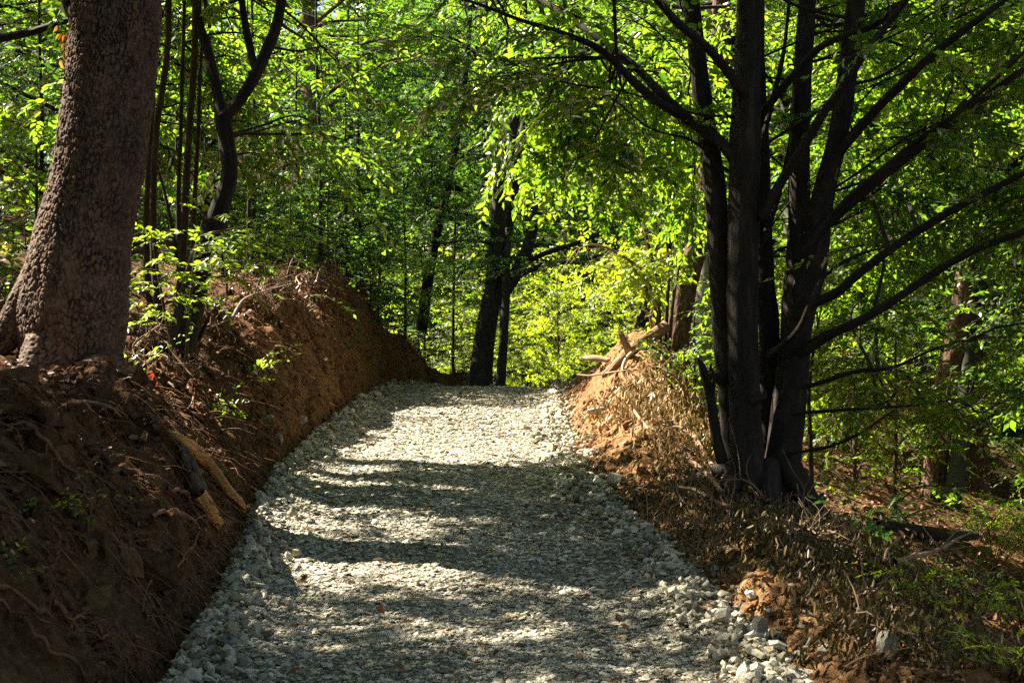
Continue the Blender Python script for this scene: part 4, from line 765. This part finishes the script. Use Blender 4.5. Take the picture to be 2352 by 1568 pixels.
# weathered log with its broken branch
lg = thing('fallen_log', 'weathered broken log slanting down the top of the orange mound', 'log')
mb = MB(); add_tube(mb, PL([(1530, 748, 16.1), (1500, 770, 16), (1468, 788, 15.9), (1445, 805, 15.8), (1420, 832, 15.65), (1402, 850, 15.55), (1386, 862, 15.45)]), [.068, .066, .06, .056, .052, .048, .026], .5, sides=30, step=.02, rough=.012, flute=.2); lt = mb.build('trunk', M_LOG, lg)
mb = MB(); add_tube(mb, PL([(1446, 815, 15.7), (1440, 795, 15.65), (1428, 772, 15.6), (1419, 757, 15.6)]), [.05, .042, .034, .012], .5, sides=14, step=.02, rough=.008)
add_tube(mb, PL([(1438, 785, 15.65), (1440, 768, 15.65), (1442, 752, 15.65)]), [.014, .008, .002], .5, sides=6, step=.02); mb.build('broken_branch', M_DEAD, lt)
stick('root', PL([(1434, 880, 15.35), (1430, 858, 15.4), (1431, 840, 15.45), (1441, 819, 15.5), (1456, 806, 15.55), (1480, 796, 15.65)]), [.014, .018, .018, .017, .015, .008], M_STAKE, 'pale curved root arching down from the weathered log', 'root')
stick('broken_log', PL([(1342, 822, 17.2), (1358, 822, 17.1), (1376, 823, 17.0), (1400, 828, 16.9)]), [.030, .036, .036, .030], M_DEAD, 'short pale broken log sticking out left from the mound', 'log', sides=12)
stick('stick', PL([(1326, 860, 15.9), (1355, 862, 15.7), (1384, 858, 15.5), (1420, 853, 15.3), (1462, 847, 15.2)]), [.008, .011, .011, .010, .005], M_DEAD, 'long thin brown stick lying across the mound below the log', 'stick')
stick('stick', lay([(1602, 888), (1608, 905), (1618, 925), (1640, 945)], lift=.08), [.022, .028, .026, .02], M_DEAD, 'pale snapped branch lying in the withered leaves beside the dark stems', 'stick')
for pts, r, lb in [([(1580, 985), (1604, 1018), (1632, 1064), (1656, 1092), (1668, 1120)], .024, 'thick grey branch propped against the foot of the dark tree'), ([(1566, 1030), (1590, 1062), (1625, 1095), (1655, 1130)], .028, 'brown dead branch lying below the grey one at the foot of the dark tree'),
                   ([(1560, 1120), (1600, 1128), (1640, 1150), (1680, 1165)], .016, 'lowest dead branch running into the foot of the dark tree'), ([(1440, 925), (1490, 985), (1520, 1003), (1560, 1005)], .014, 'forked dead branch across the tan withered leaves')]:
    q = lay(pts, lift=.10); stick('dead_branch', q, taper(r, r * .6, len(q)), M_DEAD, lb, 'branch')
q = lay([(2055, 1290), (2158, 1262), (2201, 1236), (2244, 1218)], lift=.25); br = thing('fallen_branch', 'pale forked branch lying across the shaded slope at the right', 'branch'); mb = MB(); add_tube(mb, q, [.013, .012, .010, .004], .5, sides=9, step=.03, rough=.003); mb.build('limb', M_DEAD, br)
mb = MB(); b = q[1]
for e in [(.28, -.1, .02), (.12, .1, -.3), (-.1, .1, .22), (.35, .1, .25)]: add_tube(mb, bend(b, b + np.array(e), .08, 4), taper(.006, .0015, 4), .5, sides=6, step=.03)
mb.build('twigs', M_DEAD, br)
q = lay([(2030, 1290), (2040, 1262), (2078, 1228)], lift=.3); br = thing('forked_twig', 'small forked pale twig standing out against the dark slope', 'twig'); mb = MB(); add_tube(mb, q, [.007, .006, .002], .5, sides=7, step=.03); mb.build('limb', M_DEAD, br); mb = MB(); add_tube(mb, bend(q[1], q[1] + np.array([.06, -.05, -.28]), .06, 4), taper(.004, .0015, 4), .5, sides=6, step=.03); mb.build('twigs', M_DEAD, br)
stick('dark_log', lay([(2010, 1205), (2090, 1218), (2170, 1228), (2240, 1232)], lift=.06), [.05, .06, .055, .04], M_BARK_DARK, 'long dark log lying along the shaded slope below the far trunks', 'log', sides=14)
q = hit(1836, 1400); stick('wooden_stake', np.array([q + [-.02, .04, -.02], q + [-.028, .02, .05], q + [-.038, 0, .115]]), [.010, .016, .018], M_STAKE, 'short pale split stake standing up among dark withered leaves', 'stake', sides=6, step=.01, tip=False)
# split wood and roots of the cut bank
q = lay([(384, 990), (432, 1030), (478, 1062), (516, 1113), (560, 1164)], lift=.15); sw = thing('split_wood', 'long yellow splintered piece of wood hanging from the left bank', 'wood')
mb = MB(); add_tube(mb, q, [.004, .030, .034, .028, .024], .5, sides=28, step=.01, rough=.006, flute=.4, seed=3, grain=.010); pk = mb.build('plank', M_WOOD, sw)
def shards(q, r, par, n=8):
    ax = nrm(q[-1] - q[-2])
    for _ in range(n):
        a = q[-1] - ax * .03 + rng.normal(0, r * .5, 3); mb_ = MB(); add_tube(mb_, np.array([a, a + ax * .05, a + ax * rng.uniform(.06, .13) + rng.normal(0, .014, 3)]), [.010, .007, .001], .5, sides=5, step=.02, grain=.002); mb_.build('splinter', M_WOOD, par)
shards(q, .024, pk)
for f, e in ((.45, (.10, -.02, -.12)), (.6, (.13, -.03, -.10)), (.3, (.02, -.03, .07)), (.5, (.02, -.04, .06))): a = catmull(q, 20)[int(f * 19)]; add_tube(MB(), bend(a, a + np.array(e), .04, 4), taper(.006, .0015, 4), .5, sides=5, step=.02).build('splinter', M_WOOD, pk)
q = lay([(412, 1020), (434, 1080), (455, 1137), (478, 1170), (503, 1210)], lift=.15); sw = thing('broken_root', 'stout broken root with dark bark peeled off its yellow end on the left bank', 'root')
mb = MB(); add_tube(mb, q[2:] + [0, -.005, 0], [.046, .040, .030], .5, sides=30, step=.01, rough=.006, flute=.35, seed=5, grain=.010); bw = mb.build('bare_wood', M_WOOD, sw); shards(q, .03, bw); mb = MB(); add_tube(mb, q[:3], [.030, .048, .052], .5, sides=24, step=.01, rough=.016, flute=.2, bark=.008, cell=.03, tip=False); mb.build('bark', M_BARK_BIG, sw)
mb = MB(); a = q[2]; add_tube(mb, bend(a, a + np.array([.14, -.02, -.10]), .04, 4), taper(.010, .002, 4), .5, sides=5, step=.02); mb.build('splinter', M_WOOD, sw)
def wig(q, k=14):
    c = catmull(q, k); s = np.linalg.norm(c[-1] - c[0]); c[1:-1] += rng.normal(0, .014 * max(.5, s), (k - 2, 3)); return c
def twine(q, label, r, mat=M_ROOT):
    t = thing('exposed_root', label, 'root'); mb = MB(); add_tube(mb, q, r, .5, sides=10, step=.012, rough=.0025, grain=.0015); mb.build('main_root', mat, t); mb = MB()
    for _ in range(12):
        a = q[rng.integers(1, len(q))]; L = rng.uniform(.05, .22); e = a + L * (rng.normal(0, .6, 3) + np.array([.4, -.2, -.4])); add_tube(mb, bend(a, e, .14, 5), taper(rng.uniform(.0018, .004), .0008, 5), .5, sides=4, step=.02)
    mb.build('root_hair', mat, t)
def rootline(pts, r, lift, label, mat=M_ROOT):
    q = wig(lay(pts, lift=lift)); r = np.interp(np.linspace(0, 1, len(q)), np.linspace(0, 1, len(r)), r) * .62; q = q + np.array([0, -.02, .02]); twine(q, label, r, mat); return
    stick('exposed_root', q, r, mat, label, 'root', sides=9, step=.015, rough=.003)
rootline([(350, 1195), (400, 1188), (435, 1205), (460, 1226), (446, 1262), (420, 1290), (390, 1315), (367, 1332), (345, 1372), (330, 1425)], [.016, .02, .02, .016, .012, .010, .009, .008, .006, .002], .10, 'thin pale root bent like a hook dangling from the left bank')
rootline([(385, 1130), (430, 1150), (470, 1215), (500, 1270), (540, 1300)], [.018, .018, .016, .013, .006], .06, 'dark root curling behind the stout broken root')
for k, (pts, r, lb) in enumerate([([(-20, 1362), (53, 1377), (107, 1398), (171, 1406), (234, 1395)], .014, 'uppermost of the reddish roots jutting from the bank at the bottom left corner'),
    ([(-20, 1392), (40, 1405), (89, 1420), (164, 1438)], .012, 'short reddish root with a snapped pale tip at the bottom left corner'),
    ([(40, 1420), (71, 1448), (118, 1477), (178, 1512), (221, 1537), (253, 1558)], .016, 'longest reddish root reaching towards the gravel at the bottom left corner'),
    ([(120, 1390), (153, 1406), (213, 1444), (250, 1460), (287, 1471)], .012, 'reddish root crossing above the longest one at the bottom left'),
    ([(225, 1440), (249, 1463), (285, 1485), (325, 1503)], .009, 'slender reddish root ending nearest the gravel at the bottom left'),
    ([(60, 985), (110, 1015), (150, 1060), (195, 1110), (230, 1150)], .020, 'hairy brown root running down the bank below the massive trunk'),
    ([(120, 1220), (148, 1238), (150, 1262), (138, 1300)], .007, 'thin grey root tip hooked downwards near the left edge')]):
    q = lay(pts, lift=.08); q[:, 1] -= np.linspace(0, .12, len(q)); q = wig(q); twine(q, lb, taper(r * .72, r * .2, len(q)))
for k in range(26):
    px = rng.uniform(640, 960); a = hit(px, rng.uniform(735, 860) if px < 900 else rng.uniform(790, 860), lift=.03); L = rng.uniform(.2, .6)
    b = a + np.array([rng.uniform(-.15, .4) * L, rng.uniform(-.8, .5) * L, rng.uniform(-.7, .25) * L]); b[0] = max(b[0], a[0] - .05)
    stick('bank_root', bend(a, b, .12, 5) + [.05, -.03, .02], taper(rng.uniform(.007, .016), .003, 5), M_ROOT, 'thin root end poking out of the brown cut bank near the crest', 'root', 'root ends in the cut bank', sides=6, step=.05)
# rootlets: a fringe of hair-fine roots on the cut face
n = 3000; yy = 5.2 * (23 / 5.2) ** rng.uniform(0, 1, n) ** .75; dd = rng.uniform(.08, 1.0, n) * wb(yy); xx = xc(yy) - HW - dd; a = np.stack([xx, yy, ground_z(xx, yy)], 1)
t = np.linspace(0, 1, 5)[None, :, None]; L = (rng.uniform(.06, .34, n) * rng.choice([.6, 1, 1.5], n))[:, None, None]
PT = a[:, None, :] + t * L * np.stack([rng.uniform(.2, .9, n), rng.normal(0, .35, n), rng.uniform(-1, .35, n)], 1)[:, None, :] + t ** 2 * L * np.array([.15, 0, -.5]) + np.cumsum(rng.normal(0, .012, (n, 5, 3)), 1)
V, Fq = tubes(PT, np.array([.0028, .0026, .0022, .0016, .0008])[None, :] * rng.uniform(.5, 1.4, (n, 1)), 3); tag(MB().add(V, Fq, .5).build('rootlets', M_ROOT), kind='stuff')

# ---- stones big enough to be counted
SV, SF = sub(*sub(IV, IF))
def stone_mesh(seed, flat):
    d = SV * (1 + .30 * fbm(SV * 1.1 + seed * 7, 2, seed)[:, None]); 
    for k in range(9):                                              # facets: cut by planes
        nrm_ = rng.normal(size=3); nrm_ /= np.linalg.norm(nrm_); h = rng.uniform(.55, .85); s = d @ nrm_ - h; d = d - np.maximum(s, 0)[:, None] * nrm_
    d = d * (1 + .03 * fbm(SV * 6 + seed, 2, seed + 1))[:, None]
    d = d * np.array([.5, .36, .5 * flat]); return d
protos = []
for k in range(6):
    o = MB().add(stone_mesh(k + 3, (.5, .62, .4, .7, .32, .55)[k]), SF, rng.uniform(.3, .85)).build('stone', M_STONE, flat=True); tag(o, 'pale broken stone lying along the edge of the gravel path', 'stone', 'stones lining the path'); protos.append(o)
cnt = 0
def put_stone(x, y, s, sunk=.2, label=None, k=None, group=True):
    global cnt
    z = max(gz(x, y), float(path_z(np.array([x]), np.array([y]))[0]) if abs(x - float(xc(y))) < 1.4 else -9); k = cnt % 6 if k is None else k
    o = protos[k] if cnt < 6 and not label else protos[k].copy()
    if cnt >= 6 or label: COL.objects.link(o)
    o.location = (x, y, z + s * .18); o.rotation_euler = (rng.normal(0, .35), rng.normal(0, .35), rng.uniform(0, 6.28)); o.scale = (s, s, s)
    if label: o['label'] = label; del o['group']
    else: cnt += 1
    return o
for k in range(84):
    sd = 1 if k % 5 < 3 else -1; y = 5.4 * (21 / 5.4) ** rng.uniform(0, 1); u_ = sd * (1.22 + rng.normal(.02 if sd > 0 else -.03, .11)); put_stone(float(xc(y)) + u_, y, rng.uniform(.075, .155) * np.interp(y, [5, 10, 18], [.75, .95, 1.25]))
for px, py, s, lb, k in [(558, 1435, .17, 'large rounded stone on the left edge of the gravel near the bottom', 0), (585, 1500, .13, 'stone just below the large rounded one at the left edge', 1), (1415, 1120, .22, 'dark angular rock at the edge of the path below the mound', 3), (1352, 1012, .16, 'broad pale rock where the sunlit gravel meets the mound', 5), (1372, 955, .25, 'long pale slab leaning on the mound at the sunlit edge', 4),
                         (1518, 1240, .16, 'flat squarish stone lying on the dark soil right of the path', 2), (1492, 1222, .12, 'smaller flat stone above the squarish one on the soil', 4), (2038, 1520, .15, 'pointed grey stone standing upright on the soil at the bottom right', 3), (1745, 1475, .13, 'upright wedge of pale stone at the right corner of the gravel', 3), (690, 975, .18, 'white block of stone at the left rim of the sunlit patch', 1), (640, 1015, .15, 'rusty stone at the foot of the bank beside the sunlit gravel', 3), (1255, 985, .14, 'flat pale stone inside the sunlit gravel near its right side', 4)]:
    p = hit(px, py); o = put_stone(p[0], p[1], s, label=lb, k=k)
    if 'upright' in lb: o.rotation_euler = (.2, math.radians(78), .4); o.location.z += s * .22
q = hit(830, 1508); mb = MB(); v = np.array([[-.155, .02, 0], [.04, .10, 0], [.13, .05, 0], [.13, -.05, 0], [-.02, -.06, 0]], float); v = np.vstack([v, v * .93 + [0, 0, .045]]); v[:, 2] += v[:, 0] * .18
mb.add(v + [q[0], q[1], q[2] + .02], [np.array([[0, 1, 6, 5], [1, 2, 7, 6], [2, 3, 8, 7], [3, 4, 9, 8], [4, 0, 5, 9]]), np.array([[5, 6, 7], [5, 7, 8], [5, 8, 9], [0, 2, 1], [0, 3, 2], [0, 4, 3]])], .35); tag(mb.build('slate_slab', M_STONE, flat=True), 'large flat triangular slab of grey slate in the near gravel', 'stone')
q = hit(1086, 1006); mb = MB(); add_tube(mb, q + np.array([[-.05, .03, .05], [0, 0, .035], [.06, -.03, .015]]), [.012, .022, .008], .5, sides=6, step=.01, rough=.006, flute=.4); tag(mb.build('wood_chip', M_WOOD), 'orange-brown wood chip lying in the sunlit gravel', 'wood chip')

# ---- heaps of cut branches with withered leaves
def brush(label, regs, nc, nleaf, hgt, name='brush_pile', mat=M_DRY, size=.062, tint=.5, nb=16):
    t = thing(name, label, 'brush pile'); C = []
    for k in range(nc): r = regs[k % len(regs)]; C.append(hit(rng.uniform(r[0], r[2]), rng.uniform(r[1], r[3])))
    C = np.array(C); mb = MB()
    for _ in range(nb):
        a = C[rng.integers(nc)]; d = np.linalg.norm(C - a, axis=1) + rng.uniform(0, .8, nc); b = C[np.argsort(d)[min(nc - 1, 5)]]; z = np.array([0, 0, 1.])
        q = bend(a + z * rng.uniform(.02, hgt), b + z * rng.uniform(.05, hgt * 1.2), .10, 5, .05); add_tube(mb, q, taper(rng.uniform(.005, .013), .002, 5), .5, sides=6, step=.05)
        for _ in range(4): e = q[rng.integers(1, 5)]; add_tube(mb, bend(e, e + rng.normal(0, .14, 3) + [0, 0, .05], .1, 4), taper(.004, .0012, 4), .5, sides=4, step=.05)
    mb.build('branches', M_DEAD, t)
    i = rng.integers(0, nc, nleaf); p = C[i] + np.stack([rng.normal(0, .17, nleaf), rng.normal(0, .2, nleaf), np.zeros(nleaf)], 1); p[:, 2] = ground_z(p[:, 0], p[:, 1]) + .03 + hgt * rng.uniform(0, 1, nleaf) ** 1.3
    d = np.stack([rng.normal(0, .5, nleaf), rng.normal(0, .5, nleaf), -np.abs(rng.normal(1, .4, nleaf))], 1); V, Fq, m = leaf_mesh(p, d, rng.normal(0, 1, (nleaf, 3)) + [0, -.5, 0], size * rng.uniform(.6, 1.25, nleaf), .36, True)
    MB().add(V, Fq, np.repeat(np.clip(tint + rng.normal(0, .24, nleaf), 0, 1), m)).build('withered_leaves', mat, t); return t
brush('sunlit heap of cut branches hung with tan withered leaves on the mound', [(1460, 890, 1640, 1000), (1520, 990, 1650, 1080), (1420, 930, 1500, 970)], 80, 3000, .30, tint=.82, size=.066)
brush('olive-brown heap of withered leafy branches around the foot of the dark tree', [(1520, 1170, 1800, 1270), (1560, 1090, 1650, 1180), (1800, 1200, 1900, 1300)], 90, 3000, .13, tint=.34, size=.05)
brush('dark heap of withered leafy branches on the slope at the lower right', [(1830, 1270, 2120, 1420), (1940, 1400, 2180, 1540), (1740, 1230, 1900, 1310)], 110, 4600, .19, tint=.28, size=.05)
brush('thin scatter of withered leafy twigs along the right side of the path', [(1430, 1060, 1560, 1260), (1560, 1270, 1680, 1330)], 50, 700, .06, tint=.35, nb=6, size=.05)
brush('tangle of pale dry twigs catching the sun at the foot of the hazel stems', [(455, 700, 620, 800), (300, 800, 470, 900), (540, 650, 680, 740)], 60, 900, .20, name='twig_tangle', tint=.75, nb=60, mat=M_LITTER, size=.05)
brush('clump of curled brown dead leaves on the crest of the cut bank', [(770, 672, 850, 712), (840, 700, 900, 760), (690, 650, 770, 690)], 50, 1100, .16, name='dead_leaf_clump', tint=.55, nb=22, mat=M_LITTER, size=.06)
brush('heap of bleached brushwood on the slope left of the massive trunk', [(-30, 330, 110, 600)], 50, 500, .35, name='brushwood', tint=.8, nb=40, mat=M_LITTER)
for k in range(30):
    px, py = (rng.uniform(1820, 2340), rng.uniform(1230, 1540)) if k < 20 else (rng.uniform(270, 560), rng.uniform(860, 1010)); a = hit(px, py, lift=.04); b = a + rng.normal(0, .28, 3) * [1, 1, .2]; b[2] = gz(b[0], b[1]) + rng.uniform(.03, .16)
    stick('dry_stick', bend(a, b, .1, 5), taper(rng.uniform(.005, .011), .002, 5), M_DEAD, 'dry stick strewn on the shaded slope right of the path' if k < 20 else 'dry stick lying on the bank top right of the massive trunk', 'stick', 'dry sticks on the right slope' if k < 20 else 'dry sticks on the left bank', sides=6, step=.04)
stick('grey_branch', np.array([hit(530, 735, lift=.05), hit(560, 690, lift=.25), P(610, 668, hit(560, 690)[1] - .1), P(665, 652, hit(560, 690)[1] - .2)]), [.016, .014, .010, .003], M_BARK_ASH, 'bare grey branch reaching right over the brown bank', 'branch')
stick('snapped_stem', np.array([hit(437, 832, lift=.0), hit(437, 832) + [.06, -.05, .14], hit(437, 832) + [.16, -.1, .33]]), [.03, .026, .016], M_BARK_DARK, 'short dark snapped stem leaning right below the hazel stems', 'stem')
q = hit(20, 742, lift=.1); stick('broken_branch', np.array([q + [-.3, 0, -.03], q + [0, -.08, .0], q + [.15, -.1, -.01], q + [.26, -.1, -.06]]), [.02, .022, .02, .014], M_DEAD, 'broken branch stub lying against the left side of the massive trunk', 'branch')

# ---- litter of dead leaves
n = 26000; yy = 5 * (30 / 5.) ** rng.uniform(0, 1, n); sd = rng.uniform(size=n) < .5
uu = np.where(sd, -HW - wb(yy) * .8 - np.abs(rng.normal(0, 2.2, n)), HW + 1.0 + np.abs(rng.normal(0, 2.6, n))); m_ = rng.uniform(size=n) < .07; uu = np.where(m_, -HW - wb(yy) * rng.uniform(.1, .9, n), uu)
onp = rng.uniform(size=n) < .016; uu = np.where(onp, rng.uniform(-1.25, 1.25, n), uu); xx = uu + xc(yy); p = np.stack([xx, yy, np.where(onp, path_z(xx, yy) + .02, ground_z(xx, yy)) + .012 + .02 * rng.uniform(size=n)], 1)
V, Fq, m = leaf_mesh(p, rng.normal(0, 1, (n, 3)) * [1, 1, .25], rng.normal(0, .4, (n, 3)) + [0, 0, 1], rng.uniform(.035, .075, n), .6, True); tag(MB().add(V, Fq, np.repeat(rng.beta(2, 2.4, n), m)).build('leaf_litter', M_LITTER), kind='stuff')
for px, py, lb in [(352, 868, 'bright red leaf cluster on the bank right of the massive trunk'), (358, 885, 'lower red leaf on the bank right of the massive trunk')]:
    q = hit(px, py, lift=.05); n = 3; V, Fq, m = leaf_mesh(q + rng.normal(0, .02, (n, 3)), rng.normal(0, 1, (n, 3)), rng.normal(0, .5, (n, 3)) + [0, -1, .5], np.full(n, .05), .7, True); tag(MB().add(V, Fq, .5).build('red_leaf', M_RED), lb, 'leaf')
q = P(148, 95, 11.2); n = 22; V, Fq, m = leaf_mesh(q + rng.normal(0, 1, (n, 3)) * [.03, .05, .13], rng.normal(0, .4, (n, 3)) - [0, 0, 1], rng.normal(0, .6, (n, 3)) + [0, -1, 0], np.full(n, .07), .5, True)
t = thing('withered_spray', 'orange withered leaves hanging beside the upper left edge of the massive trunk', 'twig'); MB().add(V, Fq, .8).build('leaves', leaf_mat('orange_leaf', [(0, (.30, .11, .02)), (1, (.42, .18, .04))], [(0, (.35, .12, .02)), (1, (.5, .2, .03))]), t); mb = MB(); add_tube(mb, np.array([q + [.12, .1, .35], q + [.02, 0, .15], q + [0, 0, -.1]]), [.006, .004, .002], .5, sides=5, step=.04); mb.build('stem', M_TWIG, t)

# ---- small green plants
def plant(px, py, h, spread, ns, lm, label, leaf=.045, width=.6, n=7, dirs=None, name='seedling', cat='plant', tint=.5, lift=0, gap=.1, jit=.4):
    q = hit(px, py); t = thing(name, label, cat); mb = MB(); fo = Foliage()
    for k in range(ns):
        az = rng.uniform(0, 6.28) if dirs is None else dirs[k % len(dirs)] + rng.normal(0, .25); e = q + np.array([math.cos(az) * spread, math.sin(az) * spread, h * rng.uniform(.55, 1.1)]); c = bend(q - [0, 0, .03], e, .08, 5, .12)
        add_tube(mb, c, taper(.005, .0015, 5), .5, sides=5, step=.03); fo.fan(c, .35, gap, .42, .1, 1., 1)
    mb.build('stem', M_BARK_HAZEL, t); lb, tw = fo.finish(n=n, leaf=leaf, width=width, tint=tint, jit=jit); lb.build('leaves', lm, t)
plant(575, 880, .22, .16, 5, M_LEAF_LIME, 'bright green seedling on the edge of the bank above the sunlit gravel', dirs=[.3, 0, .6])
plant(505, 975, .14, .10, 4, M_LEAF, 'small green seedling low in the shade of the bank')
plant(50, 1215, .10, .12, 4, M_LEAF_LIME, 'little bright green sprig on the bank at the left edge', dirs=[.2, -.2, 3], leaf=.03)
plant(30, 1340, .10, .07, 3, M_LEAF, 'small drooping green sprig below the bright one at the left edge', leaf=.03)
plant(300, 860, .16, .14, 4, M_LEAF, 'green seedling close to the right foot of the massive trunk')
plant(800, 805, .25, .12, 4, M_LEAF_DEEP, 'small seedling sprouting from the dark bank near the crest')
plant(1545, 900, .5, .28, 9, M_LEAF, 'leafy green shoots growing through the tan withered leaves', leaf=.06, name='green_shoots')
plant(1612, 880, .4, .22, 6, M_LEAF_LIME, 'bright green shoots at the foot of the ridged brown trunk', leaf=.065, name='green_shoots')
plant(1640, 960, .45, .2, 6, M_LEAF, 'green shoots tucked behind the broken dark stem', leaf=.055, name='green_shoots')
plant(1935, 1275, .30, .25, 5, M_LEAF_DEEP, 'broad-leaved dark green seedling right of the dark tree', leaf=.065, width=.6, n=6, tint=.3)
plant(1830, 1165, .25, .2, 6, M_LEAF_LIME, 'bright green weed at the right foot of the dark tree')
for px, py, h, s, lb in [(2230, 1320, .5, .5, 'feathery yellow-green sapling below the pale forked branch'), (2130, 1440, .35, .5, 'feathery sapling spreading low over the lower right slope'), (2310, 1460, .4, .45, 'feathery sapling by the right edge near the bottom'), (2330, 1300, .7, .5, 'taller feathery sapling at the right edge of the slope'), (2200, 1235, .35, .45, 'feathery sapling at the foot of the pale leaning trunk'), (2270, 1560, .3, .4, 'feathery sapling in the bottom right corner')]:
    plant(px + 50, py, h * .9, s * .62, 9, M_LEAF_LIME, lb, leaf=.030, width=.42, n=13, name='feathery_sapling', cat='sapling', gap=.07, tint=.35, jit=.25)
# low green cover on the forest floor
n = 15000; yy = 9 * (45 / 9.) ** rng.uniform(0, 1, n); uu = np.where(rng.uniform(size=n) < .4, -HW - 2.2 - np.abs(rng.normal(0, 3.5, n)), HW + 4.2 + np.abs(rng.normal(0, 5, n))); xx = uu + xc(yy)
cl = vnoise(xy0(xx * .8, yy * .8), 66) > .5; xx, yy = xx[cl], yy[cl]; n = len(xx); p = np.stack([xx, yy, ground_z(xx, yy) + .03 + .22 * rng.uniform(size=n) ** 2], 1)
V, Fq, m = leaf_mesh(p, rng.normal(0, 1, (n, 3)) * [1, 1, .3], rng.normal(0, .4, (n, 3)) + [0, 0, 1], rng.uniform(.04, .085, n) * np.interp(yy, [9, 40], [1, 1.8]), .62, True); tag(MB().add(V, Fq, np.repeat(rng.beta(2, 2.4, n), m)).build('undergrowth', M_LEAF_DEEP), kind='stuff')
# ------------------------------------------------------------------ camera, light
cam = bpy.data.cameras.new('camera'); co = bpy.data.objects.new('camera', cam); COL.objects.link(co)
co.location = (0, 0, CZ); co.rotation_euler = (math.radians(90), 0, 0); cam.lens = 50; cam.sensor_width = 36; cam.clip_end = 1000; cam.clip_start = .1
cam.dof.use_dof = True; cam.dof.focus_distance = 14.5; cam.dof.aperture_fstop = 9.0
SC.camera = co
w = bpy.data.worlds.new('World'); SC.world = w; w.use_nodes = True; t = w.node_tree
bg = t.nodes['Background']; sk = t.nodes.new('ShaderNodeTexSky'); sk.sky_type = 'NISHITA'; sk.sun_disc = False
sk.sun_elevation = SUN_EL; sk.sun_rotation = math.atan2(SUN[0], SUN[1]); t.links.new(sk.outputs[0], bg.inputs[0]); bg.inputs[1].default_value = .05 * .8; sk.dust_density = 2.5; sk.ozone_density = .3; sk.air_density = .7
sl = bpy.data.lights.new('sun', 'SUN'); sl.energy = 5.0; sl.angle = math.radians(.55); sl.color = (1, .90, .76)
so = bpy.data.objects.new('sun', sl); COL.objects.link(so); so.rotation_euler = Vector(SUN).to_track_quat('Z', 'Y').to_euler(); so.location = (-20, 10, 25)
SC.view_settings.view_transform = 'Standard'; SC.view_settings.look = 'None'; SC.view_settings.exposure = EXPOSURE; SC.view_settings.gamma = 1
c = SC.cycles; c.use_denoising = False; c.sample_clamp_indirect = 4; c.max_bounces = 7; c.diffuse_bounces = 3; c.glossy_bounces = 2; c.transmission_bounces = 5; c.transparent_max_bounces = 6; c.caustics_reflective = False; c.caustics_refractive = False
